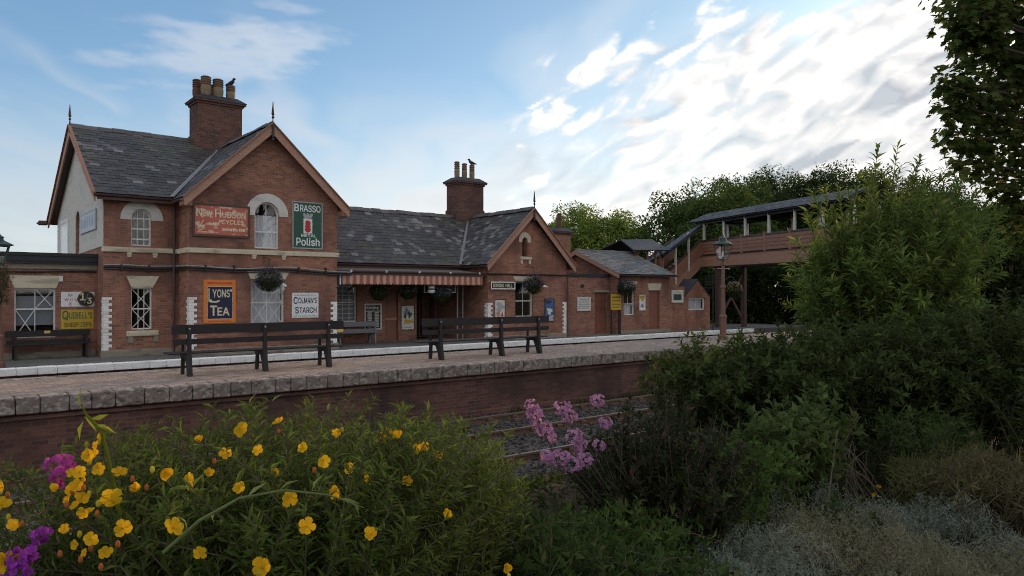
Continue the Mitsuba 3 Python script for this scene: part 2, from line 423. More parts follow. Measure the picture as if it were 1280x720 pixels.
def track(label, y0, x0, x1, full=True):
    """y0: the near rail's inner edge; rails 1.435 m apart"""
    k = thing('railway_track', label, 'railway track')
    for y in (y0, y0 + 1.505):
        prof = Polygon([(-0.065, -0.14), (0.065, -0.14), (0.065, -0.128), (0.012, -0.115), (0.010, -0.045), (0.035, -0.035), (0.035, 0), (-0.035, 0), (-0.035, -0.035), (-0.010, -0.045), (-0.012, -0.115), (-0.065, -0.128)])
        r = put('rail', ext(affinity.translate(prof, y, -0.762), x1 - x0, 'yz', x0), 'm_rail', k)
        put('running_surface', bx(x0, x1, y - 0.027, y + 0.027, -0.762, -0.758), 'm_rail_top', r)
    xs = np.arange(x0 + 0.3, x1, 0.72)
    for n, x in enumerate(xs):
        if full and -3 < x < 24:
            yy = y0 + 0.75 + rng.uniform(-0.03, 0.03)
            s = put('sleeper', cham(x - 0.125, x + 0.125, yy - 1.3, yy + 1.3, -1.0, -0.902 + rng.uniform(0, 0.006), 0.012, 0.006, n), 'm_sleeper', k)
            for y in (y0, y0 + 1.505):
                put('chair', cat(bx(x - 0.09, x + 0.09, y - 0.17, y + 0.17, -0.905, -0.875), bx(x - 0.06, x + 0.06, y - 0.10, y - 0.036, -0.875, -0.80), bx(x - 0.06, x + 0.06, y + 0.036, y + 0.10, -0.875, -0.80)), 'm_rail', s)
    if not full:
        put('sleeper_row', cat(*[bx(x - 0.125, x + 0.125, y0 - 0.55, y0 + 2.05, -1.0, -0.904) for x in xs]), 'm_sleeper', k)
        tag(k + '__sleeper_row', kind='stuff')
    return k


track('railway track beside the brick island platform, its rails shiny on dark sleepers', 11.6, -12, 60)
track('railway track nearest the flower bed, partly hidden by plants', 8.2, -12, 60)
track('railway track between the platforms along the far side of the island', 18.1, -12, 60, False)
track('railway track along the white edged main platform', 21.0, -12, 60, False)

# ---------------------------------------------------------------- platforms
ISL = 0.34
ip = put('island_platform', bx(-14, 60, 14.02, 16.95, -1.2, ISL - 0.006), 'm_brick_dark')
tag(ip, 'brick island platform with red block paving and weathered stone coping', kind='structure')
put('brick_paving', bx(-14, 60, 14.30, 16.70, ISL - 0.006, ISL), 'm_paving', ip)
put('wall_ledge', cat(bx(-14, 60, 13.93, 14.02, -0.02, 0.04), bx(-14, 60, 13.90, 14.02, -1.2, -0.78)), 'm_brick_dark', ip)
x, n = -6.0, 0
while x < 40:
    w = rng.uniform(0.30, 0.47)
    jz = rng.uniform(-0.006, 0.008)
    put('coping_stone', cham(x + 0.007, x + w - 0.007, 13.84 + rng.uniform(-0.006, 0.006), 14.30, ISL - 0.26, ISL + 0.004 + jz * .5, 0.016, 0.004, n), 'm_coping', ip)
    x += w; n += 1
put('far_edging', bx(-14, 60, 16.70, 17.12, ISL - 0.25, ISL + 0.003), 'm_coping', ip)

mp = put('main_platform', bx(-14, 60, 23.45, 27.5, -1.2, -0.004), 'm_asphalt')
tag(mp, 'dark main platform with a white painted edge in front of the station buildings', kind='structure')
x, n = -4.0, 0
while x < 36:
    w = 0.46
    put('edge_stone', cham(x + 0.004, x + w - 0.004, 23.22 + rng.uniform(-0.006, 0.006), 23.62, -0.19, 0.006 + rng.uniform(-0.003, 0.004), 0.012, 0.004, n + 500), 'm_white_paint', mp)
    x += w; n += 1
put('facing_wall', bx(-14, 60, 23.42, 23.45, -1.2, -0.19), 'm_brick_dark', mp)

# ---------------------------------------------------------------- building pieces


def sheet(poly, y, plane='xz'):
    """a flat one-sided sheet with the outline"""
    vs, fs = trimesh.creation.triangulate_polygon(poly, engine='earcut')
    vs = np.asarray(vs)
    v = np.stack([vs[:, 0], np.full(len(vs), y), vs[:, 1]], 1) if plane == 'xz' else np.stack([np.full(len(vs), y), vs[:, 0], vs[:, 1]], 1)
    return v, np.asarray(fs)


def curtain(x0, x1, z0, z1, y, folds, amp=0.02):
    n = folds * 6 + 1
    xs = np.linspace(x0, x1, n)
    ph = np.linspace(0, folds * 2 * np.pi, n)
    ys = y + amp * np.sin(ph + 0.6 * np.sin(ph * 0.37))
    v = np.vstack([np.stack([xs, ys, np.full(n, z0)], 1), np.stack([xs, ys + 0.01, np.full(n, z1)], 1)])
    k = np.arange(n - 1)
    return v, np.vstack([np.stack([k, k + 1, k + 1 + n], 1), np.stack([k, k + 1 + n, k + n], 1)])


def window(par, out, y, rails=(), mull=(), cross=(), curt=None, frame='m_frame_white', fw=0.05, label=None, blind=None):
    """a sash window filling the opening 'out' (x, z) of a wall whose face is at y; rails: heights of cross bars, mull: x of upright bars,
    cross: (x0, x1, z0, z1) of panes with diagonal security bars; curt: (z0, z1, folds, material)"""
    x0, z0, x1, z1 = out.bounds
    yf = y + 0.09
    w = put('window', ext(out.difference(out.buffer(-fw, join_style=2)), 0.07, 'xz', yf), frame, par)
    if label:
        tag(w, label)
    for z in rails:
        put('sash_bar', bx(x0 + fw - .004, x1 - fw + .004, yf + .004, yf + .05, z - 0.022, z + 0.022), frame, w)
    for x in mull:
        put('glazing_bar', ext(sbox(x - 0.010, z0, x + 0.010, z1).intersection(out.buffer(-fw + .004, join_style=2)), 0.03, 'xz', yf + .011), frame, w)
    for a, b, c, d in cross:
        for s in ((c, d), (d, c)):
            put('diagonal_bar', beam((a, yf + .024, s[0]), (b, yf + .024, s[1]), 0.022, 0.012, (0, 1, 0)), frame, w)
    put('pane', sheet(out.buffer(-fw * .5), yf + 0.033), 'm_glass', w)
    if curt:
        put('curtain', curtain(x0 + .02, x1 - .02, curt[0], curt[1], y + 0.26, curt[2]), curt[3], w)
    if blind:
        put('blind', bx(x0, x1, y + .24, y + .25, *blind), 'm_blind', w)
    return w


def flat_lintel(par, x0, x1, x2, x3, z0, z1, y, mat='m_stone'):
    """x0..x1 along the top, x2..x3 along the soffit"""
    return put('lintel', ext(Polygon([(x2, z0), (x3, z0), (x1, z1), (x0, z1)]), 0.20, 'xz', y - 0.025), mat, par)


def quoins(par, x, y, z0, z1, face, toothed, sizes=(0.245, 0.155)):
    """white painted corner bricks with a toothed edge; face: direction (+1 / -1) the teeth point along x"""
    n = int(round((z1 - z0) / 0.0925))
    for k in range(n):
        w = sizes[0] if k % 2 else sizes[1]
        a, b = (x, x + face * w)
        put('quoin_brick', cham(min(a, b), max(a, b), y - 0.012, y + 0.2, z0 + k * 0.0925 + .002, z0 + (k + 1) * 0.0925 - .002, 0.005, 0.002, k), 'm_white_paint', par)
        if toothed:                                        # the other face of the corner, seen end on
            d = sizes[1] if k % 2 else sizes[0]
            put('quoin_brick', bx(*(sorted((a - face * 0.012, a + face * 0.004))), y + .01, y + d, z0 + k * 0.0925 + .003, z0 + (k + 1) * 0.0925 - .003), 'm_white_paint', par)


SLATE_COLS = np.array([[0.042, 0.041, 0.045], [0.050, 0.047, 0.050], [0.034, 0.034, 0.038], [0.060, 0.056, 0.056], [0.048, 0.042, 0.042]])


def slates(par, O, e, s, outline, w, expo, most, seed, light=0.06, moss=(0, 0)):
    """rows of slates over a roof slope: O the eave corner, e along the eave, s up the slope (unit), outline in (along, up); the first 'most' are parts, the rest one part"""
    r = np.random.default_rng(seed)
    O, e, s = (np.asarray(q, float) for q in (O, e, s))
    nrm = np.cross(e, s)
    if nrm[2] < 0:
        nrm = -nrm
    a0, b0, a1, b1 = outline.bounds
    todo = []
    for row in range(int((b1 - b0) / expo) + 1):
        b = b0 + row * expo
        a = a0 - (w / 2 if row % 2 else 0)
        while a < a1:
            if outline.contains(Point(a + w / 2, min(b + expo * .5, b1 - .01))):
                todo.append((max(a, a0), min(a + w, a1), b, min(b + expo * 2.0, b1 + .02)))
            a += w
    pieces, cols = [], []
    for a, a2, b, b2 in todo:
        t = r.uniform(0.007, 0.012)
        g = 0.004
        lift = r.uniform(0.0, 0.008)
        p = []
        for (aa, bb, h) in ((a + g, b + r.uniform(-.008, .008), 0.018 + lift), (a2 - g, b + r.uniform(-.008, .008), 0.018 + lift + r.uniform(-.003, .003)), (a2 - g, b2, 0.002), (a + g, b2, 0.002)):
            q = O + e * aa + s * bb + nrm * h
            p += [q, q + nrm * t]
        v = np.array(p)
        f = np.array([[1, 3, 5], [1, 5, 7], [0, 1, 3], [0, 3, 2], [0, 7, 1], [0, 6, 7], [2, 3, 5], [2, 5, 4], [4, 5, 7], [4, 7, 6], [0, 2, 4], [0, 4, 6]])
        pieces.append((v, f))
        pn = meshkit.fbm(np.array([[a * 0.8, b * 1.1, seed * 3.1]]), 3, seed)[0]
        c = SLATE_COLS[r.integers(len(SLATE_COLS))] * r.uniform(0.75, 1.3)
        if r.random() < light * (3.2 if pn > 0.55 else 0.35):
            c = np.array([0.135, 0.13, 0.128]) * r.uniform(0.6, 1.3)
        elif pn < 0.42 and r.random() < 0.5:
            c = c * [0.95, 0.98, 0.85] + [0.012, 0.014, 0.004]
        cols.append(np.tile(c, (8, 1)))
    for k in range(min(most, len(pieces))):
        put('slate', pieces[k], 'm_slate', par, color=cols[k])
    if len(pieces) > most:
        k = put('slate_field', cat(*pieces[most:]), 'm_slate', par, color=np.vstack(cols[most:]))
        tag(k, kind='stuff')


def slope(par, name, p, thick=0.05, mat='m_fascia'):
    """a roof slope as a solid board: p = four or more corners in order"""
    p = np.array(p, float)
    n = np.cross(p[1] - p[0], p[2] - p[1]); n /= np.linalg.norm(n)
    if n[2] < 0:
        n = -n
    v = np.vstack([p, p - n * thick])
    k = len(p)
    f = [[0, i, i + 1] for i in range(1, k - 1)] + [[k, k + i + 1, k + i] for i in range(1, k - 1)]
    for i in range(k):
        q = (i + 1) % k
        f += [[i, k + i, k + q], [i, k + q, q]]
    return put(name, (v, np.array(f)), mat, par)


def ridge_tiles(par, a, b, n, seed=0, mat='m_slate'):
    a, b = np.array(a, float), np.array(b, float)
    r = np.random.default_rng(seed)
    d = (b - a) / n
    side = np.cross(d / np.linalg.norm(d), [0, 0, 1])
    for k in range(n):
        p, q = a + d * (k + 0.01), a + d * (k + 0.99)
        prof = [(-0.17, -0.09), (-0.05, 0.05), (0, 0.085), (0.05, 0.05), (0.17, -0.09), (0.0, 0.0)]
        jz = np.array([0, 0, r.uniform(-0.02, 0.02)])
        v = np.array([c + side * i + np.array([0, 0, j]) + jz for c in (p, q) for i, j in prof])
        f = []
        for i in range(6):
            o = (i + 1) % 6
            f += [[i, o, o + 6], [i, o + 6, i + 6]]
        f += [[0, 1, 5], [1, 2, 5], [2, 3, 5], [3, 4, 5], [6, 11, 7], [7, 11, 8], [8, 11, 9], [9, 11, 10]]
        put('ridge_tile', (v, np.array(f)), mat, par, color=np.array([0.085, 0.078, 0.075]) * r.uniform(.7, 1.3))


def gutter(par, a, b, r=0.065):
    a, b = np.asarray(a, float), np.asarray(b, float)
    t = np.linspace(np.pi, 2 * np.pi, 9)
    d = (b - a) / np.linalg.norm(b - a)
    s = np.cross(d, [0, 0, 1])
    ring = [(r * math.cos(x), r * math.sin(x)) for x in t] + [((r - .012) * math.cos(x), (r - .012) * math.sin(x)) for x in t[::-1]]
    v = np.array([c + s * i + np.array([0, 0, j]) for c in (a, b) for i, j in ring])
    n = len(ring)
    f = []
    for i in range(n):
        o = (i + 1) % n
        f += [[i, o, o + n], [i, o + n, i + n]]
    for i in range(8):
        for base_ in (0, n):
            f += [[base_ + i, base_ + i + 1, base_ + n - 2 - i], [base_ + i, base_ + n - 2 - i, base_ + n - 1 - i]]
    return put('gutter', (v, np.array(f)), 'm_gutter', par)


def downpipe(par, x, y, z0, z1, r=0.038, mat='m_gutter'):
    m = [tube([(x, y, z0), (x, y, z1)], r, 10)]
    for z in np.linspace(z0 + .3, z1 - .1, 4):
        m.append(tube([(x, y, z - .03), (x, y, z + .03)], r + .012, 10))
    return put('downpipe', cat(*m), mat, par)


def finial(par, x, y, z, h=0.75, pend=0.45):
    m = [lathe([(0, h), (0.012, h - .02), (0.055, h * .42), (0.02, h * .36), (0.05, h * .28), (0.02, h * .22), (0.035, 0), (0.0, -0.02)], (x, y, z), 10), bx(x - .035, x + .035, y - .035, y + .035, z - pend, z + .02),
         lathe([(0, 0), (0.045, -.03), (0.05, -.09), (0.0, -.17)], (x, y, z - pend), 8)]
    return put('finial', cat(*m), 'm_iron', par)


def barges(par, y, xl, xa, xr, ze, za, h=0.27, mat='m_barge', soff=0.55):
    """sloping gable boards facing -y, the apex at xa, za and the feet at ze"""
    for x in (xl, xr):
        g = Polygon([(x, ze), (xa, za), (xa, za - h * 1.25), (x + (xa - x) * 0.02, ze - h)])
        b = put('barge_board', ext(g, 0.045, 'xz', y), mat, par)
        d = np.array([xa - x, za - ze]); d /= np.linalg.norm(d); nn = np.array([-d[1], d[0]]) * (1 if x < xa else -1)
        put('top_moulding', beam((x + nn[0] * .02, y - .012, ze + nn[1] * .02), (xa, y - .012, za + .02 / max(abs(d[0]), .3)), 0.11, 0.035, (nn[0], 0, nn[1])), 'm_bridge_wood', b)
        put('soffit_board', beam((x, y + soff / 2, ze - .06), (xa, y + soff / 2, za - .06), soff - .09, 0.03, (nn[0], 0, nn[1])), 'm_gutter', b)


def chimney(par, x0, x1, y0, y1, z0, z1, pots, base_z=None):
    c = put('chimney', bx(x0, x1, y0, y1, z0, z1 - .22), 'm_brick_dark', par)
    if base_z:
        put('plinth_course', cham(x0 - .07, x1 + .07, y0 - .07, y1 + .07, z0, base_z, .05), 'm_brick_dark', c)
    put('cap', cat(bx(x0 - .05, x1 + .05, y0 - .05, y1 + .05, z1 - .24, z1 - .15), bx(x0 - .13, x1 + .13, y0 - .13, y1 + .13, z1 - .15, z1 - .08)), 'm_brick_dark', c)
    put('flaunching', trimesh.convex.convex_hull(np.vstack([bx(x0 - .15, x1 + .15, y0 - .15, y1 + .15, z1 - .08, z1 - .06)[0], bx(x0 + .14, x1 - .14, y0 + .12, y1 - .12, z1 + .10, z1 + .15)[0]])), 'm_fascia', c)
    for (x, y, h, r, m) in pots:
        prof = [(r * .80, 0), (r * .98, h * .25), (r * 1.0, h * .45), (r * .90, h * .56), (r * .86, h * .60), (r * .86, h * .90), (r * .74, h), (r * .6, h), (r * .6, h * .5)]
        p = put('chimney_pot', lathe(prof, (x, y, z1 + .08), 18), m, c, smooth=35)
        for zz in (.58, .69, .80, .91):
            put('band', lathe([(r * .84, h * zz), (r * 1.0, h * (zz + .012)), (r * 1.0, h * (zz + .05)), (r * .84, h * (zz + .062))], (x, y, z1 + .08), 18), 'm_pot_red', p)
    return c


# ---------------------------------------------------------------- two storey station house
sh = thing('station_house', 'two storey red brick station house with a front gable and a big chimney', 'house')
HX0, HX1, HY, GX0, GY = 4.41, 11.67, 25.7, 6.61, 24.5
RY, RZ, EZ, BACK = 30.2, 7.95, 5.06, 35.4
w_low = sbox(5.20, 0.83, 5.81, 2.16)
w_up = arch(5.19, 5.78, 3.50, 4.69)
front = sbox(HX0, -0.05, GX0, 5.18).difference(w_low).difference(w_up)
put('wall', ext(front, 0.3, 'xz', HY), 'm_brick', sh)
g_low = sbox(8.57, 0.92, 9.72, 2.46)
g_up = arch(8.69, 9.53, 3.50, 5.07)
gable = Polygon([(GX0, -.05), (HX1, -.05), (HX1, 5.14), (9.15, 7.52), (GX0, 5.14)]).difference(g_low).difference(g_up)
put('wall', ext(gable.intersection(sbox(0, 3.35, 20, 9)), 0.3, 'xz', GY), 'm_brick', sh)
put('wall', ext(gable.intersection(sbox(0, 2.80, 20, 3.35)), 0.3, 'xz', GY), 'm_brick_orange', sh)
put('wall', ext(gable.intersection(sbox(0, -1, 20, 2.80)), 0.3, 'xz', GY), 'm_brick', sh)
put('wall', bx(GX0, GX0 + .3, GY + .3, HY, -.05, 5.14), 'm_brick', sh)
put('wall', bx(HX1 - .3, HX1, GY + .3, BACK, -.05, 5.14), 'm_brick', sh)
sw = arch(29.95, 30.85, 3.42, 4.95)                       # round headed window of the left gable wall (y, z)
sb = sbox(32.3, 3.3, 34.3, 4.85)
left = Polygon([(HY + .3, -.05), (BACK, -.05), (BACK, 5.0), (RY, 7.85), (HY + .3, 5.15)]).difference(sw)
put('wall', ext(left, 0.3, 'yz', HX0), 'm_brick', sh)
put('rendered_gable', ext(Polygon([(HY, 3.46), (BACK, 3.3), (BACK, 5.0), (RY, 7.83), (HY, 5.05)]).difference(sw), 0.02, 'yz', HX0 - .02), 'm_render', sh)
tag(sh + '__rendered_gable', 'pale grey rendered end gable')
put('wall', bx(HX0 + .3, HX1 - .3, BACK - .3, BACK, -.05, 5.0), 'm_brick', sh)
put('wall', ext(Polygon([(HY - .1, 5.142), (BACK - .1, 5.142), (RY, 7.85)]), .3, 'yz', HX1 - .3), 'm_brick', sh)
wz = put('window', ext(sw.difference(sw.buffer(-.06)), .06, 'yz', HX0 + .1), 'm_frame_white', sh)
put('pane', sheet(sw.buffer(-.03), HX0 + .13, 'yz'), 'm_glass', wz)
wz = put('window', ext(sb.difference(sb.buffer(-.12, join_style=2)), .05, 'yz', HX0 - .07), 'm_frame_white', sh)
put('boarding', ext(sb.buffer(-.12, join_style=2), .02, 'yz', HX0 - .05), 'm_sign_white', wz)
tag(wz, 'white boarded window of the rendered gable')
put('floor', cat(bx(HX0 + .3, HX1 - .3, HY + .3, BACK - .3, 3.1, 3.2), bx(HX0 + .3, HX1 - .3, HY + 2.6, HY + 2.7, 0, 5)), 'm_room', sh)

window(sh, w_low, HY, rails=(1.49,), cross=((5.25, 5.76, .88, 1.47), (5.25, 5.76, 1.51, 2.11)), mull=(5.42, 5.59), fw=.04)
window(sh, w_up, HY, rails=(3.72, 4.05, 4.38), mull=(5.39, 5.58), fw=.04)
window(sh, g_low, GY, rails=(1.67,), mull=(9.145,), cross=((8.63, 9.13, .97, 1.65), (9.16, 9.66, .97, 1.65), (8.63, 9.13, 1.69, 2.40), (9.16, 9.66, 1.69, 2.40)), curt=(.95, 2.42, 9, 'm_curtain'), fw=.05)
window(sh, g_up, GY, rails=(4.06,), mull=(9.11,), curt=(3.52, 4.63, 8, 'm_curtain'), fw=.05)
flat_lintel(sh, 5.05, 6.02, 5.21, 5.82, 2.16, 2.54, HY)
flat_lintel(sh, 8.43, 9.90, 8.56, 9.74, 2.46, 2.75, GY)
ring = arch(4.88, 6.13, 4.33, 4.98, 20).difference(w_up).difference(sbox(5.19, 4, 5.78, 4.4))
put('arch_stone', ext(ring, .2, 'xz', HY - .02), 'm_stone_grey', sh)
ring = arch(8.40, 9.84, 4.60, 5.36, 20).difference(g_up).difference(sbox(8.69, 4, 9.53, 4.65))
put('arch_stone', ext(ring, .2, 'xz', GY - .02), 'm_stone_grey', sh)
put('sill', cham(5.06, 6.00, HY - .09, HY + .12, .62, .79, .02), 'm_stone', sh)
put('sill', cham(8.42, 10.0, GY - .09, GY + .12, .70, .86, .02), 'm_stone', sh)
for x in (5.19, 5.93):
    put('bracket', cham(x - .075, x + .075, HY - .06, HY + .1, .41, .618, .015), 'm_plinth', sh)
for x, n in zip(np.arange(HX0 - .04, GX0 - .1, .75), range(3)):
    put('string_course', cham(x + .002, min(x + .748, GX0 - .002), HY - .07, HY + .1, 3.285, 3.44, .012, .002, n), 'm_stone', sh)
for x, n in zip(np.arange(GX0 - .05, HX1, .86), range(6)):
    put('string_course', cham(x + .002, min(x + .858, HX1 + .06), GY - .07, GY + .1, 3.275, 3.435, .012, .002, n + 9), 'm_stone', sh)
put('string_course', bx(GX0 - .07, GX0 - .002, GY + .105, HY - .075, 3.28, 3.435), 'm_stone', sh)
for x, y in ((5.14, HY), (5.89, HY), (8.67, GY), (9.69, GY)):
    put('corbel', cat(cham(x - .075, x + .075, y - .06, y + .1, 3.20, 3.283, .012), cham(x - .06, x + .06, y - .045, y + .1, 3.13, 3.20, .012)), 'm_stone', sh)
quoins(sh, HX0, HY, .20, 1.90, 1, True)
quoins(sh, GX0, GY, .20, 1.82, 1, True)
quoins(sh, HX1, GY, .20, 1.65, -1, False)
put('plinth', cham(HX0 - .06, GX0 + .02, HY - .07, HY + .1, -.05, .20, .02), 'm_plinth', sh)
put('plinth', cham(GX0 - .05, HX1 + .05, GY - .07, GY + .1, -.05, .19, .02), 'm_plinth', sh)
# roofs
ex = HX0 - .30
roof = slope(sh, 'roof', [(9.15, 29.72, 7.66), (12.0, HY - .35, EZ), (12.0, RY, RZ), (ex, RY, RZ), (ex, HY - .35, EZ), (GX0 - .2, HY - .35, EZ)], .06)
slope(sh, 'roof', [(ex, RY, RZ), (12.0, RY, RZ), (12.0, BACK + .35, 4.93), (ex, BACK + .35, 4.93)], .06)
slope(sh, 'roof', [(6.32, GY - .36, 4.98), (9.15, GY - .36, 7.66), (9.15, 29.75, 7.66), (6.32, HY - .3, 4.98)], .06)
slope(sh, 'roof', [(9.15, GY - .36, 7.66), (11.98, GY - .36, 4.98), (11.98, HY - .3, 4.98), (9.15, 29.75, 7.66)], .06)
L = math.hypot(RY - HY + .35, RZ - EZ)
sv = np.array([0, RY - HY + .35, RZ - EZ]) / L
vy = 29.72 - HY + .35
slates(roof, (ex, HY - .35, EZ), (1, 0, 0), sv, Polygon([(-.01, -.01), (GX0 - .28 - ex, -.01), (9.15 - ex, vy / sv[1]), (9.15 - ex, L), (-.01, L)]), .31, .235, 300, 1, .035)
Lg = math.hypot(2.83, 2.68)
slates(sh + '__roof_002', (6.32, GY - .36, 4.98), (0, 1, 0), np.array([2.83, 0, 2.68]) / Lg, Polygon([(0, 0), (HY - .3 - GY + .36, 0), (29.75 - GY + .36, Lg), (0, Lg)]), .31, .235, 0, 2)
slates(sh + '__roof_003', (11.98, GY - .36, 4.98), (0, 1, 0), np.array([-2.83, 0, 2.68]) / Lg, Polygon([(0, 0), (HY - .3 - GY + .36, 0), (29.75 - GY + .36, Lg), (0, Lg)]), .31, .235, 0, 3)
put('valley_lead', beam((6.30, HY - .37, EZ + .05), (9.15, 29.74, 7.70), .14, .02, (-.3, -.6, .8)), 'm_lead', roof)
ridge_tiles(sh, (ex, RY, RZ + .02), (8.1, RY, RZ + .02), 9, 1)
ridge_tiles(sh, (9.15, GY - .34, 7.69), (9.15, 29.3, 7.69), 11, 2)
# left gable: barge boards seen from outside run in y
for (ya, za, yb, zb) in ((HY - .38, EZ - .02, RY, RZ + .02), (BACK + .38, 4.93, RY, RZ + .02)):
    d = np.array([yb - ya, zb - za]); d /= np.linalg.norm(d)
    b = put('barge_board', ext(Polygon([(ya, za), (yb, zb), (yb, zb - .34), (ya + d[0] * .02, za - .24)]), .05, 'yz', ex - .02), 'm_barge', sh)
    nn = np.array([-d[1], d[0]]) * (1 if d[0] > 0 else -1)
    put('top_moulding', beam((ex - .03, ya, za + .02), (ex - .03, yb, zb + .02), .10, .035, (0, nn[0], nn[1])), 'm_bridge_wood', b)
    put('soffit_board', beam((ex + .165, ya, za - .09), (ex + .165, yb, zb - .09), .27, .03, (0, nn[0], nn[1])), 'm_gutter', b)
put('finial', cat(lathe([(0, .72), (.012, .70), (.05, .30), (.018, .26), (.045, .2), (.02, .15), (.035, 0), (0, -.02)], (ex, RY, RZ + .05), 10), bx(ex - .03, ex + .03, RY - .03, RY + .03, RZ - .25, RZ + .05)), 'm_iron', sh)
barges(sh, GY - .40, 6.33, 9.15, 11.97, 4.98, 7.67)
finial(sh, 9.15, GY - .42, 7.66)
gutter(sh, (ex - .05, HY - .43, EZ - .03), (6.36, HY - .43, EZ - .03))
put('fascia', bx(ex + .06, 6.35, HY - .36, HY - .33, EZ - .19, EZ - .05), 'm_gutter', sh)
gutter(sh, (ex - .4, BACK + .42, 4.90), (12, BACK + .42, 4.90))
gutter(sh, (6.27, GY - .38, 4.93), (6.27, HY - .45, 4.93))
put('kneeler', cham(ex - .36, ex - .03, BACK + .2, BACK + .5, 4.80, 4.98, .03), 'm_gutter', sh)
put('kneeler', cham(6.3, 6.62, GY - .36, GY + .0, 4.72, 4.95, .03), 'm_bridge_wood', sh)
put('kneeler', cham(11.68, 11.98, GY - .36, GY + .0, 4.72, 4.95, .03), 'm_bridge_wood', sh)
downpipe(sh, 6.45, HY - .07, 0, 4.85)
pots = [(8.68, 29.9, .80, .195, 'm_pot'), (8.50, 30.45, .76, .175, 'm_pot_red'), (9.14, 29.9, .76, .205, 'm_pot'), (9.20, 30.5, .68, .17, 'm_pot_red'), (9.63, 29.9, .60, .18, 'm_pot')]
chimney(sh, 8.30, 10.00, 29.65, 30.75, 7.0, 9.62, pots, 8.22)
# the bunch of cables and the pipe along the front
cab = [(x, HY - .05, 2.80 + .02 * math.sin(x * 3)) for x in np.linspace(HX0, 6.5, 14)] + [(x, GY - .05, 2.78 + .02 * math.sin(x * 2.1) - .07 * max(0, (x - 10) / 2)) for x in np.linspace(6.62, 12.2, 24)]
put('cable', tube(cab, .035, 7), 'm_black', sh)
put('cable', tube([(a, b - .02, c - .075) for a, b, c in cab], .02, 6), 'm_black', sh)
put('cable', tube([(a, b - .015, c + .06 + .02 * math.sin(a * 1.4)) for a, b, c in cab], .016, 6), 'm_galv', sh)
for x, y in ((4.9, HY), (5.7, HY), (7.1, GY), (8.0, GY), (10.2, GY), (11.2, GY)):
    put('cable_clip', bx(x - .02, x + .02, y - .11, y, 2.68, 2.90), 'm_black', sh)

# ---------------------------------------------------------------- flat roofed annexe at the left
an = thing('station_annexe', 'low flat roofed brick annexe with a dark fascia at the end of the station house', 'building')
AY = 26.7
a_w = sbox(2.20, .62, 3.27, 2.15)
put('wall', ext(sbox(-2.5, -.05, HX0 - .005, 2.74).difference(a_w), .3, 'xz', AY), 'm_brick', an)
for q in (bx(-2.5, -2.2, AY + .3, 33, -.05, 2.74), bx(-2.2, HX0 - .01, 32.7, 33, -.05, 2.74)):
    put('wall', q, 'm_brick', an)
put('stone_band', bx(-2.53, HX0 - .008, AY - .05, AY + .25, 2.74, 2.90), 'm_plinth', an)
put('fascia_board', bx(-2.6, HX0 - .008, AY - .16, AY - .11, 2.90, 3.21), 'm_fascia', an)
put('fascia_board', cat(bx(-2.62, HX0 - .008, AY - .20, AY - .162, 3.14, 3.235), bx(-2.62, HX0 - .008, AY - .19, AY - .162, 2.97, 3.02)), 'm_black', an)
put('roof', bx(-2.6, HX0 - .01, AY - .11, 33.1, 2.905, 3.20), 'm_fascia', an)
window(an, a_w, AY, rails=(1.50,), mull=(2.735,), cross=((2.25, 2.72, .68, 1.47), (2.76, 3.22, 1.53, 2.10)), fw=.045, blind=(1.0, 1.9))
flat_lintel(an, 2.06, 3.42, 2.20, 3.28, 2.15, 2.53, AY)
put('plinth', bx(-2.52, HX0 - .05, AY - .05, AY + .1, -.05, .18), 'm_plinth', an)
put('cable', tube([(x, AY - .05, 2.66 + .02 * math.sin(x * 2)) for x in np.linspace(-2, 4.38, 20)], .028, 6), 'm_black', an)
put('alarm_box', cham(3.36, 3.46, AY - .06, AY, 2.35, 2.52, .01), 'm_frame_white', an)

# ---------------------------------------------------------------- low range with the canopy
lr = thing('station_range', 'single storey brick range with a long slate roof and a striped platform canopy', 'building')
LY, LEY, LEZ, LRY, LRZ = 26.7, 26.05, 3.16, 29.0, 5.63
lw = sbox(12.70, .84, 13.57, 2.36)
ld = sbox(14.86, 0, 15.45, 2.10)
lo = sbox(16.35, 0, 18.47, 2.45)
put('wall', ext(sbox(11.68, -.05, 18.46, 3.58).difference(lw).difference(ld).difference(lo), .3, 'xz', LY), 'm_brick', lr)
for q in (bx(11.68, 22.9, 31.7, 32, -.05, 3.1), bx(16.05, 16.35, 27.0, 29.3, -.05, 2.9), bx(16.35, 18.6, 29.2, 29.4, -.05, 2.9)):
    put('wall', q, 'm_brick', lr)
window(lr, lw, LY, rails=(1.62,), mull=(13.0, 13.28), fw=.05, blind=(.85, 2.3))
for z in np.linspace(1.0, 2.25, 8):
    put('shutter_slat', bx(12.76, 13.51, LY + .205, LY + .235, z - .015, z + .015), 'm_frame_white', lr + '__window')
put('sill', cham(12.6, 13.67, LY - .08, LY + .12, .68, .80, .02), 'm_stone', lr)
d = put('door', bx(14.88, 15.43, LY + .08, LY + .13, 0, 2.08), 'm_door', lr)
for z0, z1 in ((.15, .85), (1.0, 1.95)):
    put('door_panel', cham(14.97, 15.34, LY + .066, LY + .081, z0, z1, .012), 'm_door', d)
put('door_rail', bx(14.88, 15.43, LY + .06, LY + .08, .88, .96), 'm_barge', d)
put('knob', trimesh.creation.icosphere(1, .03).apply_translation((15.36, LY + .04, 1.0)), 'm_brass', d)
d = put('door', bx(16.9, 18.1, 29.1, 29.19, 0, 2.2), 'm_door_dark', lr)
for x in (17.2, 17.8):
    put('door_panel', cham(x - .2, x + .2, 29.08, 29.11, .2, 2.0, .02), 'm_door_dark', d)
for x in (16.6, 17.0, 17.4):
    put('gate_bar', tube([(x, 26.9, 0), (x, 26.9, 2.2)], .03, 8), 'm_black', lr)
downpipe(lr, 19.15 - 1.05, 26.2, 0, 2.9, .03, 'm_galv')
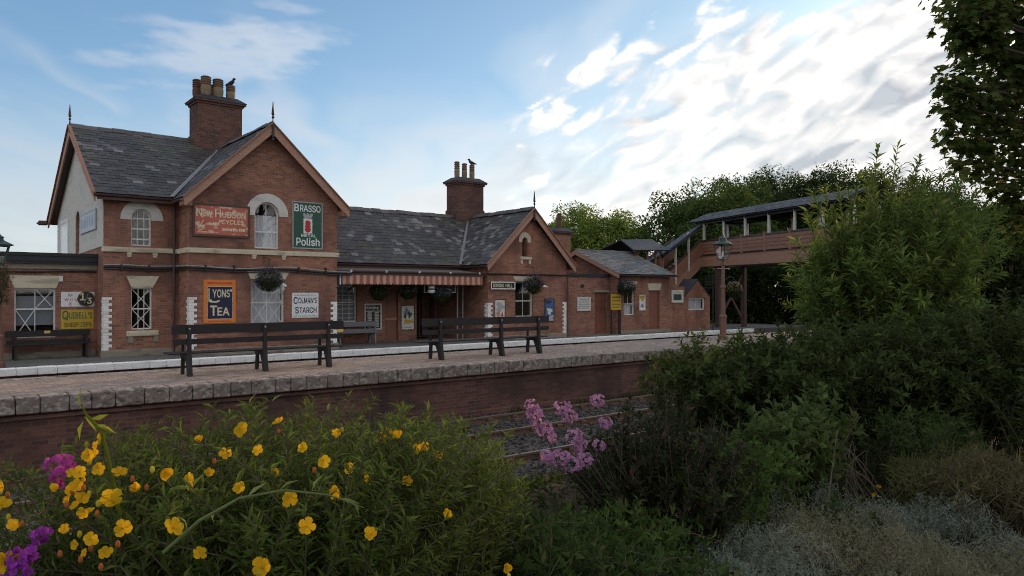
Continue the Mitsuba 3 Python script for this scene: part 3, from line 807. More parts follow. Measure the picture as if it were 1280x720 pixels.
downpipe(lr, 18.38, 26.2, 0, 2.9, .03, 'm_galv')
lroof = slope(lr, 'roof', [(11.70, LEY, LEZ), (18.15, LEY, LEZ), (20.72, LRY, LRZ), (11.70, LRY, LRZ)], .06)
slope(lr, 'roof', [(11.70, LRY, LRZ), (23.2, LRY, LRZ), (23.2, 32.2, 3.1), (11.70, 32.2, 3.1)], .06)
Ll = math.hypot(LRY - LEY, LRZ - LEZ)
slates(lroof, (11.70, LEY, LEZ), (1, 0, 0), np.array([0, LRY - LEY, LRZ - LEZ]) / Ll, Polygon([(0, 0), (6.42, 0), (8.98, Ll), (0, Ll)]), .30, .215, 300, 4, .10)
ridge_tiles(lr, (11.7, LRY, LRZ + .02), (20.0, LRY, LRZ + .02), 20, 3)
put('valley_lead', beam((18.13, LEY - .02, LEZ + .07), (20.7, LRY, LRZ + .05), .12, .02, (-.3, -.6, .8)), 'm_lead', lroof)
gutter(lr, (11.72, LEY - .07, LEZ - .03), (18.2, LEY - .07, LEZ - .03))
put('fascia', bx(11.7, 18.3, LEY + .0, LEY + .03, LEZ - .24, LEZ - .07), 'm_gutter', lr)
put('wall_head', bx(11.68, 18.4, LY - .5, LY, 2.95, 3.02), 'm_bridge_wood', lr)
cn = slope(lr, 'canopy', [(11.74, 24.62, 2.83), (18.30, 24.62, 2.83), (18.30, 26.3, 3.0), (11.74, 26.3, 3.0)], .05, 'm_canopy_felt')
put('fascia', bx(11.72, 18.32, 24.57, 24.615, 2.66, 2.80), 'm_gutter', cn)
gutter(cn, (11.72, 24.50, 2.80), (18.32, 24.50, 2.80), .05)
for x in np.linspace(12.2, 18.0, 5):
    put('gutter_bracket', cham(x - .03, x + .03, 24.42, 24.47, 2.76, 2.84, .01), 'm_frame_white', cn)
for k, x in enumerate(np.arange(11.92, 18.2, .138)):        # the pelmet: boards with pointed ends, painted by turns
    g = Polygon([(x + .002, 2.66), (x + .136, 2.66), (x + .136, 2.37), (x + .105, 2.315), (x + .033, 2.315), (x + .002, 2.37)])
    put('pelmet_board', ext(g, .02, 'xz', 24.585 + .004 * (k % 2)), 'm_pelmet_b' if k % 2 == 0 else 'm_pelmet_a', cn)
put('end_board', cat(bx(11.72, 11.80, 24.56, 24.62, 2.28, 2.70), bx(11.86, 11.90, 24.56, 24.62, 2.28, 2.70)), 'm_black', cn)
put('end_board', bx(11.802, 11.858, 24.565, 24.615, 2.30, 2.70), 'm_frame_white', cn)
for x in (13.2, 14.8, 16.4, 18.0):
    put('bracket', cat(beam((x, 26.68, 2.1), (x, 25.2, 2.72), .05, .07), beam((x, 24.62, 2.74), (x, 26.7, 2.9), .05, .08)), 'm_gutter', cn)

# ---------------------------------------------------------------- right hand gable wing
gw = thing('station_wing', 'single storey gabled brick wing with salmon barge boards and a narrow arched slit window', 'building')
WX0, WX1, WY = 18.47, 22.96, 24.5
WA = 20.70
r_w = sbox(19.94, .95, 20.95, 2.50)
slit = arch(20.33, 20.63, 3.58, 4.42)
wg = Polygon([(WX0, -.05), (WX1, -.05), (WX1, 3.36), (WA, 5.48), (WX0, 3.36)]).difference(r_w).difference(slit)
put('wall', ext(wg.intersection(sbox(0, 2.72, 40, 9)), .3, 'xz', WY), 'm_brick_orange', gw)
put('wall', ext(wg.intersection(sbox(0, -1, 40, 2.72)), .3, 'xz', WY), 'm_brick', gw)
for q in (bx(WX0, WX0 + .3, WY + .3, 29.2, -.05, 3.2), bx(WX1 - .3, WX1, WY + .3, 32, -.05, 3.2)):
    put('wall', q, 'm_brick', gw)
window(gw, r_w, WY, rails=(1.65,), mull=(20.45,), fw=.05)
put('slit_backing', bx(20.25, 20.71, WY + .28, WY + .30, 3.5, 4.45), 'm_room', gw)
put('arch_stone', ext(arch(20.14, 20.82, 4.20, 4.64, 20).difference(slit), .2, 'xz', WY - .02), 'm_stone', gw)
put('sill', cham(20.20, 20.84, WY - .08, WY + .1, 3.44, 3.57, .02), 'm_stone', gw)
for x in (20.29, 20.75):
    put('corbel', cham(x - .06, x + .06, WY - .05, WY + .1, 3.26, 3.438, .015), 'm_stone', gw)
flat_lintel(gw, 19.80, 21.10, 19.93, 20.96, 2.50, 2.72, WY, 'm_stone')
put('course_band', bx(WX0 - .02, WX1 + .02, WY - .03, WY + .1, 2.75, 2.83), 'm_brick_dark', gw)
quoins(gw, WX0, WY, .10, 1.62, 1, True)
quoins(gw, WX1, WY, .10, 1.60, -1, False)
put('plinth', cham(WX0 - .03, WX1 + .03, WY - .06, WY + .1, -.05, .17, .02), 'm_plinth', gw)
wr = slope(gw, 'roof', [(18.17, WY - .33, 3.17), (WA, WY - .33, 5.63), (WA, LRY + .02, 5.63), (18.17, LEY - .05, 3.17)], .06)
slope(gw, 'roof', [(WA, WY - .33, 5.63), (23.23, WY - .33, 3.17), (23.23, 29.5, 3.17), (WA, LRY + .02, 5.63)], .06)
Lw = math.hypot(2.53, 2.46)
slates(wr, (18.17, WY - .33, 3.17), (0, 1, 0), np.array([2.53, 0, 2.46]) / Lw, Polygon([(0, 0), (LEY - WY + .28, 0), (LRY - WY + .35, Lw), (0, Lw)]), .30, .215, 0, 5, .1)
ridge_tiles(gw, (WA, WY - .3, 5.66), (WA, 28.6, 5.66), 10, 4)
barges(gw, WY - .37, 18.17, WA, 23.23, 3.17, 5.64, .25)
finial(gw, WA, WY - .39, 5.63, .80, .38)
gutter(gw, (18.12, WY - .35, 3.12), (18.12, LEY, 3.12))
gutter(gw, (23.28, WY - .35, 3.12), (23.28, 29, 3.12))
downpipe(gw, 22.98, WY - .06, 0, 2.95, .032)
put('wall', ext(Polygon([(LRY - 2.9, 3.2), (31.95, 3.2), (LRY, 5.5)]), .25, 'yz', 22.70), 'm_brick', gw)
put('cable', tube([(x, WY - .06, 2.80 + .015 * math.sin(x * 3)) for x in np.linspace(18.4, 23.1, 24)], .022, 6), 'm_black', gw)
chimney(gw, 19.85, 21.40, 28.75, 29.65, 5.2, 7.42, [(20.14, 29.2, .84, .135, 'm_pot'), (20.58, 29.2, .80, .13, 'm_pot'), (21.03, 29.2, .78, .135, 'm_pot')], 6.0)
chimney(gw, 26.25, 27.40, 28.9, 29.7, 3.5, 5.36, [(26.85, 29.2, .85, .14, 'm_pot_red')])
scene[gw + '__chimney_001']['bsdf']['id'] = 'm_brick'

# ---------------------------------------------------------------- link wall and the small block by the bridge
lk = thing('station_link', 'flat topped brick link with a plank door and dark coping between wing and small block', 'building')
k_d = sbox(25.30, 0, 26.15, 2.02)
put('wall', ext(sbox(22.97, -.05, 26.34, 2.76).difference(k_d), .3, 'xz', 25.0), 'm_brick', lk)
put('wall', bx(22.97, 26.3, 27.5, 27.7, -.05, 2.5), 'm_brick', lk)
put('coping', bx(22.99, 26.33, 24.94, 25.35, 2.76, 2.90), 'm_fascia', lk)
put('roof', bx(22.99, 26.32, 25.3, 27.6, 2.62, 2.755), 'm_fascia', lk)
put('lintel', cham(25.15, 26.30, 24.96, 25.2, 2.02, 2.14, .01), 'm_plinth', lk)
d = put('door', bx(25.32, 26.13, 25.12, 25.16, 0, 2.01), 'm_door', lk)
for x in np.arange(25.33, 26.1, .115):
    put('plank', cham(x, x + .108, 25.105, 25.12, .03, 1.99, .006), 'm_door', d)
put('vent', cham(24.35, 24.55, 24.97, 25.02, 2.25, 2.40, .01), 'm_black', lk)

sb_ = thing('station_lamp_room', 'small brick block with a pale weathered low slate roof beside the footbridge stair', 'building')
BY, BX0, BX1 = 24.5, 26.36, 30.3
b_w = sbox(26.80, .9, 27.60, 2.28)
b_d = sbox(28.66, 0, 29.50, 2.13)
put('wall', ext(sbox(BX0, -.05, BX1, 2.96).difference(b_w).difference(b_d), .3, 'xz', BY), 'm_brick', sb_)
put('wall', ext(Polygon([(BY + .3, -.05), (29.9, -.05), (29.9, 2.86), (27.2, 4.08), (BY + .3, 2.98)]), .3, 'yz', BX0), 'm_brick', sb_)
for q in (bx(BX1 - .3, BX1, BY + .3, 29.9, -.05, 2.85), bx(BX0 + .3, BX1 - .3, 29.6, 29.9, -.05, 2.85)):
    put('wall', q, 'm_brick', sb_)
window(sb_, b_w, BY, rails=(1.45,), mull=(27.2,), curt=(.9, 1.4, 4, 'm_curtain'), fw=.05)
flat_lintel(sb_, 26.64, 27.80, 26.80, 27.60, 2.28, 2.58, BY)
flat_lintel(sb_, 28.55, 29.62, 28.64, 29.52, 2.13, 2.48, BY)
d = put('door', bx(28.68, 29.48, BY + .12, BY + .17, 0, 2.12), 'm_door', sb_)
for z0, z1 in ((.2, .9), (1.05, 1.95)):
    for x in (28.88, 29.27):
        put('door_panel', cham(x - .13, x + .13, BY + .105, BY + .121, z0, z1, .01), 'm_door', d)
br = slope(sb_, 'roof', [(BX0 - .25, BY - .3, 2.90), (BX1 + .2, BY - .3, 2.90), (BX1 + .2, 27.2, 4.16), (BX0 - .25, 27.2, 4.16)], .05)
slope(sb_, 'roof', [(BX0 - .25, 27.2, 4.16), (BX1 + .2, 27.2, 4.16), (BX1 + .2, 30.2, 2.8), (BX0 - .25, 30.2, 2.8)], .05)
Lb = math.hypot(3.0, 1.26)
_c = SLATE_COLS.copy(); SLATE_COLS[:] = _c * 1.6 + .02
slates(br, (BX0 - .25, BY - .3, 2.90), (1, 0, 0), np.array([0, 3.0, 1.26]) / Lb, sbox(0, 0, BX1 - BX0 + .45, Lb), .30, .2, 0, 6, .1)
SLATE_COLS[:] = _c
ridge_tiles(sb_, (BX0 - .25, 27.2, 4.18), (BX1 + .2, 27.2, 4.18), 12, 5)
for (ya, za, yb, zb) in ((BY - .32, 2.88, 27.2, 4.18), (30.2, 2.8, 27.2, 4.18)):
    b = put('barge_board', ext(Polygon([(ya, za), (yb, zb), (yb, zb - .22), (ya, za - .17)]), .05, 'yz', BX0 - .27), 'm_barge', sb_)
gutter(sb_, (BX0 - .25, BY - .37, 2.87), (BX1 + .2, BY - .37, 2.87), .055)
downpipe(sb_, BX0 + .12, BY - .06, 0, 2.85, .032, 'm_black')
put('plinth', bx(BX0 - .02, BX1, BY - .04, BY + .1, -.05, .15), 'm_plinth', sb_)

# ---------------------------------------------------------------- covered footbridge
fb = thing('footbridge', 'covered wooden footbridge with a dark roof and boarded parapets rising over the tracks', 'footbridge')
A = np.array([36.4, 27.1, 0.0])
bd, bn = np.array([-.317, -.948, 0.0]), np.array([.948, -.317, 0.0])
SPAN, WID = 11.6, 2.1
P_ = lambda t, n, z: A + bd * t + bn * n + np.array([0, 0, z])
for n in (0.0, WID):
    g = put('girder', beam(P_(-.1, n, 3.86), P_(SPAN, n, 3.86), .16, .62), 'm_girder', fb)
    put('girder_flange', cat(beam(P_(-.1, n, 4.185), P_(SPAN, n, 4.185), .24, .03), beam(P_(-.1, n, 3.535), P_(SPAN, n, 3.535), .24, .03)), 'm_gutter', g)
    for k in range(7):
        t = k * 1.9 + .05
        s_ = -1 if n == 0 else 1
        p = put('parapet_panel', beam(P_(t + .04, n, 4.66), P_(min(t + 1.86, SPAN), n, 4.66), .03, .80), 'm_gutter', fb)
        for z in (4.36, 4.55, 4.74, 4.93):
            put('board', beam(P_(t + .05, n + s_ * .026, z), P_(min(t + 1.85, SPAN), n + s_ * .026, z), .02, .165), 'm_bridge_wood', p)
        put('parapet_post', cat(beam(P_(t, n, 4.2), P_(t, n, 5.16), .13, .13, (1, 0, 0)), beam(P_(t, n, 5.16), P_(t, n, 5.22), .17, .17, (1, 0, 0))), 'm_bridge_wood', fb)
        put('roof_post', beam(P_(t + (.30 if n == 0 else -.30), n, 5.12), P_(t + (.30 if n == 0 else -.30), n, 6.24), .11, .11, (1, 0, 0)), 'm_frame_cream' if n == 0 else 'm_frame_white', fb)
    put('handrail', beam(P_(0, n, 5.10), P_(SPAN, n, 5.10), .12, .08), 'm_gutter', fb)
    put('roof_beam', beam(P_(0, n, 6.18), P_(SPAN, n, 6.18), .12, .22), 'm_black', fb)
put('deck', beam(P_(-1.2, WID / 2, 4.22), P_(SPAN, WID / 2, 4.22), WID - .2, .06), 'm_sleeper', fb)
rf = slope(fb, 'roof', [P_(-.5, -.35, 6.24), P_(SPAN, -.35, 6.24), P_(SPAN, WID / 2, 6.84), P_(-.9, WID / 2, 6.84)], .06)
slope(fb, 'roof', [P_(-.9, WID + .35, 6.24), P_(SPAN, WID + .35, 6.24), P_(SPAN, WID / 2, 6.84), P_(-.9, WID / 2, 6.84)], .06)
Lf = math.hypot(1.4, .60)
slates(rf, P_(-.9, -.35, 6.25), bd, (bn * 1.4 + np.array([0, 0, .60])) / Lf, sbox(0, 0, SPAN + .9, Lf), .34, .22, 0, 8, .0)
for k in range(5):
    put('rafter_tie', beam(P_(k * 2.4 + .3, 0, 6.22), P_(k * 2.4 + .3, WID, 6.22), .08, .12), 'm_black', fb)
for t in (1.5, 10.9):
    for n in (.15, WID - .15):
        put('pier', cat(beam(P_(t, n, -1.0), P_(t, n, 3.55), .26, .26, (1, 0, 0)), beam(P_(t, n, -1.0), P_(t, n, -.2), .5, .5, (1, 0, 0))), 'm_gutter', fb)
    put('pier_brace', cat(beam(P_(t, .15, .3), P_(t, WID - .15, 3.2), .1, .1), beam(P_(t, .15, 3.2), P_(t, WID - .15, .3), .1, .1)), 'm_gutter', fb)
# the stair down to the platform, running back along -x
st = put('stair_stringer', beam((36.4, 27.1, 3.86), (32.7, 27.1, 1.42), .14, .56), 'm_girder', fb)
put('stair_stringer', beam((37.0, 29.1, 3.86), (32.7, 29.1, 1.42), .14, .56), 'm_bridge_wood', fb)
for k in range(14):
    x, z = 36.3 - k * .265, 4.05 - k * .175
    put('stair_tread', bx(x - .15, x + .15, 27.16, 29.04, z - .03, z + .02), 'm_sleeper', fb)
for y in (27.1, 29.1):
    p = put('stair_parapet', ext(Polygon([(36.4, 4.2), (36.4, 5.16), (32.8, 2.80), (32.8, 1.85)]), .03, 'xz', y - .015), 'm_bridge_wood', fb)
    for q in (.1, .34, .58, .82):
        put('board', beam((36.38, y - .03, 4.2 + q), (32.82, y - .03, 1.85 + q), .02, .19), 'm_bridge_wood', p)
    put('handrail', beam((36.4, y, 5.14), (32.8, y, 2.80), .12, .08), 'm_gutter', fb)
    for x in (35.2, 34.0, 32.85):
        z = 5.14 - (36.4 - x) * .65
        put('stair_post', beam((x, y - .03, z - 1.1), (x, y - .03, z + (1.2 if y < 28 else .35)), .11, .11, (1, 0, 0)), 'm_frame_cream' if x > 33 else 'm_bridge_wood', fb)
slope(fb, 'stair_roof', [(36.7, 26.85, 6.36), (32.6, 26.85, 4.20), (32.6, 28.7, 3.45), (36.7, 28.7, 5.61)], .08)
put('roof_beam', beam((36.7, 26.9, 6.22), (32.6, 26.9, 4.06), .10, .16), 'm_black', fb)
put('stair_boarding', ext(Polygon([(36.5, 4.9), (36.5, 5.45), (32.7, 3.4), (32.7, 2.6)]), .03, 'xz', 29.15), 'm_gutter', fb)
# landing at the foot, with a little hipped roof of its own
slope(fb, 'landing_roof', [(29.9, 26.6, 4.32), (33.0, 26.6, 4.42), (33.2, 28.2, 5.15), (30.6, 28.2, 5.0)], .06)
slope(fb, 'landing_roof', [(29.9, 29.8, 4.3), (33.0, 29.8, 4.4), (33.2, 28.2, 5.15), (30.6, 28.2, 5.0)], .06)
put('landing', bx(30.6, 32.9, 27.1, 29.2, 2.5, 2.62), 'm_bridge_wood', fb)
put('landing_wall', cat(bx(30.6, 32.9, 29.14, 29.2, 2.62, 4.35), bx(30.6, 30.66, 27.1, 29.2, -.05, 4.3)), 'm_bridge_wood', fb)
for x, y in ((32.2, 27.05), (32.65, 27.05), (31.5, 27.05), (30.7, 27.05)):
    put('stair_post', beam((x, y, -.05), (x, y, 4.35), .10, .10, (1, 0, 0)), 'm_bridge_wood', fb)
ht = thing('brick_hut', 'little orange brick hut with a pointed gable and white window under the footbridge stair', 'hut')
h_w = sbox(32.5, 1.05, 34.0, 1.72)
put('wall', ext(Polygon([(32.1, -.05), (34.42, -.05), (34.42, 1.74), (33.28, 2.70), (32.1, 1.74)]).difference(h_w), .22, 'xz', 25.0), 'm_brick_orange', ht)
for q in (bx(32.1, 32.32, 25.22, 25.9, -.05, 1.70), bx(34.2, 34.42, 25.22, 25.9, -.05, 1.70), bx(32.32, 34.2, 25.7, 25.9, -.05, 1.70)):
    put('wall', q, 'm_brick_orange', ht)
slope(ht, 'roof', [(32.03, 24.97, 1.72), (33.28, 24.97, 2.77), (33.28, 25.95, 2.77), (32.03, 25.95, 1.72)], .04)
slope(ht, 'roof', [(34.5, 24.97, 1.72), (33.28, 24.97, 2.77), (33.28, 25.95, 2.77), (34.5, 25.95, 1.72)], .04)
window(ht, h_w, 25.0, mull=(33.25,), curt=(1.05, 1.7, 6, 'm_curtain'), fw=.07)

# ---------------------------------------------------------------- signs on the walls


def sign(label, x0, x1, z0, z1, y, mat, border=None, bw=.03, t=.015):
    k = thing('wall_sign', label, 'sign')
    put('panel', cham(x0, x1, y - t, y, z0, z1, .004), mat, k)
    if border:
        put('frame', ext(sbox(x0 - .002, z0 - .002, x1 + .002, z1 + .002).difference(sbox(x0 + bw, z0 + bw, x1 - bw, z1 - bw)), .01, 'xz', y - t - .008), border, k)
    return k, y - t


def word(k, s, h, x, z, y, mat, w=None, bold=True, name='lettering'):
    return put(name, text(s, h, x, y, z, .003, bold, w), mat, k)


def scribble(k, x0, x1, z, h, y, mat, seed=0, name='small_print'):
    """lines of print too small to read in the photograph: a row of short unequal strokes"""
    r = np.random.default_rng(seed)
    m, x = [], x0
    while x < x1 - h * .3:
        w = h * r.uniform(.35, .75)
        m.append(bx(x, min(x + w * .72, x1), y - .003, y, z + h * r.uniform(0, .2), z + h * r.uniform(.75, 1)))
        x += w * (1.0 if r.random() < .82 else 1.7)
    return tag(put(name, cat(*m), mat, k), kind='stuff')


GWY = GY - .002
k, y = sign('red tin cycle sign in a dark frame with faded white lettering', 6.77, 8.44, 3.88, 4.80, GY - .05, 'm_rusted_red')
put('frame', ext(sbox(6.70, 3.81, 8.51, 4.87).difference(sbox(6.77, 3.88, 8.44, 4.80)), .06, 'xz', GY - .07), 'm_gutter', k)
put('batten', bx(6.75, 8.46, GY - .05, GY, 3.9, 4.78), 'm_gutter', k)
word(k, 'N', .24, 6.90, 4.46, y, 'm_cream_text', .19); word(k, 'EW', .19, 7.16, 4.46, y, 'm_cream_text', .28)
word(k, 'H', .24, 7.48, 4.45, y, 'm_cream_text', .19); word(k, 'UDSON', .19, 7.99, 4.45, y, 'm_cream_text', .76)
word(k, 'CYCLES', .14, 7.95, 4.24, y, 'm_cream_text', .72)
scribble(k, 7.20, 7.56, 4.16, .13, y, 'm_cream_text', 1); scribble(k, 7.62, 8.36, 4.00, .12, y, 'm_cream_text', 2); scribble(k, 6.85, 7.5, 3.93, .05, y, 'm_cream_text', 3)
put('emblem', cat(*[(v, f) for v, f in (tube([(6.85, y - .002, 4.06), (6.96, y - .002, 4.14), (7.06, y - .002, 4.10), (6.98, y - .002, 4.02), (6.87, y - .002, 4.0)], .022, 6), tube([(6.92, y - .002, 4.14), (7.0, y - .002, 4.28), (7.04, y - .002, 4.33)], .016, 6))]), 'm_cream_text', k)

k, y = sign('tall green metal polish sign with white lettering and a red tin in the middle', 9.99, 11.10, 3.54, 5.18, GY - .01, 'm_sign_green', 'm_galv', .035)
word(k, 'B', .25, 10.14, 4.84, y, 'm_sign_white', .17); word(k, 'RASSO', .22, 10.64, 4.845, y, 'm_sign_white', .76)
word(k, 'METAL', .10, 10.58, 3.96, y, 'm_sign_white', .56); word(k, 'P', .25, 10.21, 3.66, y, 'm_sign_white', .17); word(k, 'olish', .25, 10.65, 3.66, y, 'm_sign_white', .68)
put('tin', bx(10.39, 10.71, y - .003, y, 4.08, 4.60), 'm_sign_white', k)
put('tin_label', cat(ext(Point(10.55, 4.44).buffer(.10), .003, 'xz', y - .006), ext(Point(10.55, 4.22).buffer(.11), .003, 'xz', y - .006), ext(sbox(10.44, 4.30, 10.66, 4.36), .003, 'xz', y - .006)), 'm_sign_red', k)
put('plume', cat(*[ext(affinity.rotate(affinity.scale(Point(10.55 + dx, 4.70).buffer(.1), .55, 1.0), a), .003, 'xz', y - .003 - .001 * j) for j, (dx, a) in enumerate(((-.11, 28), (0, 0), (.11, -28)))]), 'm_galv', k)

k, y = sign('orange and navy tea sign left of the lattice window', 7.05, 8.07, 1.02, 2.42, GY - .01, 'm_sign_orange', None)
put('inner_panel', bx(7.17, 7.96, y - .003, y, 1.16, 2.19), 'm_sign_navy', k)
put('inner_edge', ext(sbox(7.155, 1.145, 7.975, 2.205).difference(sbox(7.17, 1.16, 7.96, 2.19)), .004, 'xz', y - .004), 'm_cream_text', k)
y2 = y - .003
word(k, 'L', .42, 7.255, 1.72, y2, 'm_cream_text', .11); word(k, 'YONS', .24, 7.60, 1.86, y2, 'm_cream_text', .55); word(k, "'", .22, 7.915, 1.90, y2, 'm_cream_text')
put('flourish', tube([(7.25, y2 - .004, 1.715), (7.42, y2 - .004, 1.70), (7.54, y2 - .004, 1.74)], .032, 6), 'm_cream_text', k)
word(k, 'T', .31, 7.36, 1.27, y2, 'm_cream_text', .22); word(k, 'EA', .25, 7.67, 1.27, y2, 'm_cream_text', .38)
scribble(k, 7.17, 7.96, 2.28, .07, y, 'm_sign_red', 4); scribble(k, 7.2, 7.92, 1.055, .04, y, 'm_sign_red', 5)

k, y = sign('white starch sign with navy lettering right of the lattice window', 9.98, 10.95, 1.13, 2.0, GY - .01, 'm_sign_white', None)
word(k, 'C', .23, 10.11, 1.62, y, 'm_sign_navy', .15); word(k, 'OLMAN\u2019S', .19, 10.55, 1.64, y, 'm_sign_navy', .68)
word(k, 'S', .22, 10.16, 1.29, y, 'm_sign_navy', .14); word(k, 'TARCH', .19, 10.56, 1.30, y, 'm_sign_navy', .64)
scribble(k, 10.06, 10.87, 1.90, .04, y, 'm_ink_grey', 6); scribble(k, 10.02, 10.91, 1.17, .045, y, 'm_ink_grey', 7)

k, y = sign('yellow sheep dip sign with dark lettering above the bench', 3.41, 4.31, .86, 1.47, AY - .01, 'm_sign_yellow', None)
word(k, 'Q', .26, 3.53, 1.17, y, 'm_sign_green', .17); word(k, "UIBELL'S", .19, 3.95, 1.19, y, 'm_sign_green', .64)
word(k, 'SHEEP', .13, 3.70, .93, y, 'm_ink', .40); word(k, 'DIPS', .13, 4.10, .93, y, 'm_ink', .30)

k, y = sign('white enamel sign with small crossed lettering above the yellow sign', 3.41, 4.33, 1.56, 2.03, AY - .01, 'm_sign_white', None)
word(k, 'M', .09, 3.66, 1.88, y, 'm_ink_grey', .11); word(k, 'W C U', .075, 3.68, 1.75, y, 'm_sign_red', .36); word(k, 'X', .10, 3.66, 1.60, y, 'm_sign_red', .09)
scribble(k, 3.9, 4.3, 1.60, .04, y, 'm_ink_grey', 8)

k = thing('round_sign', 'round black disc with a pale one third fraction beside the white enamel sign', 'sign')
put('disc', ext(Point(4.09, 1.81).buffer(.235, 24), .02, 'xz', AY - .075), 'm_ink', k)
put('rim', ext(Point(4.09, 1.81).buffer(.235, 24).difference(Point(4.09, 1.81).buffer(.215, 24)), .006, 'xz', AY - .081), 'm_gutter', k)
put('fixing', bx(4.05, 4.13, AY - .056, AY, 1.6, 2.0), 'm_gutter', k)
word(k, '1', .22, 3.99, 1.77, AY - .075, 'm_cream_text'); word(k, '3', .18, 4.18, 1.66, AY - .075, 'm_cream_text')
put('stroke', beam((4.03, AY - .077, 1.66), (4.15, AY - .077, 1.97), .004, .03, (0, 1, 0))[0:2], 'm_cream_text', k)

# the faded board of the rendered gable: faces -x
k = thing('gable_sign', 'faded white and blue board on the pale rendered end gable', 'sign')
put('panel', bx(HX0 - .06, HX0 - .02, 26.65, 29.6, 4.08, 4.70), 'm_faded', k)
put('frame', ext(sbox(26.62, 4.05, 29.63, 4.73).difference(sbox(26.67, 4.10, 29.58, 4.68)), .012, 'yz', HX0 - .072), 'm_galv', k)
r_ = np.random.default_rng(3)
put('worn_lettering', cat(*[bx(HX0 - .065, HX0 - .06, 26.8 + q * .3, 26.8 + q * .3 + r_.uniform(.08, .2), 4.2 + r_.uniform(0, .06), 4.5 + r_.uniform(0, .1)) for q in range(9)]), 'm_faded_blue', k)
tag(k + '__worn_lettering', kind='stuff')

k, y = sign('long white framed black name board on the gabled wing', 18.50, 19.80, 2.15, 2.47, 24.36, 'm_ink', 'm_frame_white', .045, .03)
word(k, 'BOOKING', .14, 18.90, 2.24, y, 'm_cream_text', .56); word(k, 'HALL', .14, 19.46, 2.24, y, 'm_cream_text', .36)
put('bracket', cat(bx(18.6, 18.64, 24.36, 24.5, 2.25, 2.35), bx(19.66, 19.70, 24.36, 24.5, 2.25, 2.35)), 'm_black', k)
k, y = sign('black hanging board with a white frame under the canopy', 16.0, 17.56, 2.0, 2.44, 25.6, 'm_ink', 'm_frame_white', .04, .04)
scribble(k, 16.12, 17.4, 2.27, .09, y, 'm_cream_text', 11); scribble(k, 16.45, 17.4, 2.09, .09, y, 'm_cream_text', 12)
put('hanger', cat(bx(16.2, 16.22, 25.58, 25.6, 2.44, 2.9), bx(17.3, 17.32, 25.58, 25.6, 2.44, 2.9)), 'm_black', k)
k, y = sign('black timetable board with two white printed columns in a pale frame', 13.88, 14.66, .50, 1.56, LY - .01, 'm_ink', 'm_stone_grey', .06, .04)
scribble(k, 13.98, 14.56, 1.33, .12, y, 'm_stone_grey', 13)
put('divider', bx(13.94, 14.6, y - .004, y, 1.24, 1.28), 'm_stone_grey', k)
for x0 in (14.02, 14.34):
    put('printed_column', cat(*[bx(x0, x0 + .19, y - .003, y, z, z + .04) for z in np.arange(.62, 1.18, .062)]), 'm_stone_grey', k)


def poster(label, x0, x1, z0, z1, y, bg, blobs, seed, frame='m_dark_paint'):
    k, yy = sign(label, x0, x1, z0, z1, y, bg, frame, .025, .02)
    r = np.random.default_rng(seed)
    for n, (mat, fx, fz, sx_, sz_) in enumerate(blobs):
        c = np.array([x0 + (x1 - x0) * fx, z0 + (z1 - z0) * fz])
        th = np.linspace(0, 2 * np.pi, 22)[:-1]
        rr = 1 + .25 * np.sin(th * 3 + r.uniform(0, 6)) + .15 * np.sin(th * 5 + r.uniform(0, 6))
        g = Polygon([(c[0] + sx_ * (x1 - x0) * a * math.cos(t), c[1] + sz_ * (z1 - z0) * a * math.sin(t)) for t, a in zip(th, rr)]).buffer(0).intersection(sbox(x0 + .03, z0 + .03, x1 - .03, z1 - .03))
        put('picture', ext(g, .002 + .001 * n, 'xz', yy - .003 - .0012 * n), mat, k)
    return k, yy


k, y = poster('pale poster with a yellow and dark picture on the canopy wall', 15.58, 16.22, .44, 1.48, LY - .01, 'm_poster_pale', [('m_ink_grey', .4, .72, .22, .16), ('m_lamp_green', .65, .62, .14, .12), ('m_sign_yellow', .55, .34, .36, .08), ('m_ink', .3, .55, .1, .08)], 1)
scribble(k, 15.65, 16.1, .52, .06, y, 'm_ink_grey', 15)
k, y = poster('pale framed poster left of the wing window', 18.80, 19.37, .82, 1.72, WY - .01, 'm_poster_pale', [('m_galv', .5, .65, .35, .22), ('m_barge', .35, .3, .16, .18), ('m_sign_red', .7, .28, .1, .1)], 2)
k, y = poster('blue framed poster with a white figure right of the wing window', 21.62, 22.18, .72, 1.75, WY - .01, 'm_poster_blue', [('m_poster_pale', .5, .45, .26, .14), ('m_galv', .5, .12, .5, .14), ('m_sign_navy', .35, .85, .3, .08)], 3)
k, y = sign('grey notice board in a pale frame on the link wall', 24.08, 24.98, 1.14, 1.80, 24.99, 'm_stone_grey', 'm_frame_cream', .05, .04)
for n, z in enumerate(np.arange(1.24, 1.68, .085)):
    scribble(k, 24.18, 24.88, z, .05, y, 'm_ink_grey', 30 + n)
k, y = sign('yellow notice with dark lines beside the hanging basket', 25.66, 26.36, 1.18, 1.93, 24.30, 'm_sign_yellow', None, .03, .03)
put('post', cat(bx(25.72, 25.78, 24.31, 24.36, -.02, 1.9), bx(26.24, 26.30, 24.31, 24.36, -.02, 1.9)), 'm_black', k)
for n, z in enumerate((1.74, 1.58, 1.42, 1.28)):
    scribble(k, 25.72, 26.30, z, .10 if n < 2 else .06, y, 'm_ink', 40 + n)
k, y = poster('small poster, ochre above and white below, between window and door', 27.90, 28.36, 1.12, 1.90, BY - .01, 'm_sign_white', [('m_sign_yellow', .5, .78, .46, .16), ('m_barge', .5, .9, .4, .06), ('m_ink_grey', .5, .3, .25, .12)], 4, 'm_frame_cream')
k, y = sign('green and white notice in a pale frame under the stair', 30.62, 31.58, 1.48, 2.15, 24.67, 'm_poster_pale', 'm_frame_cream', .09, .04)
put('picture', bx(30.76, 31.44, y - .004, y, 1.61, 1.93), 'm_lamp_green', k); scribble(k, 30.76, 31.44, 1.97, .06, y, 'm_ink_grey', 50)
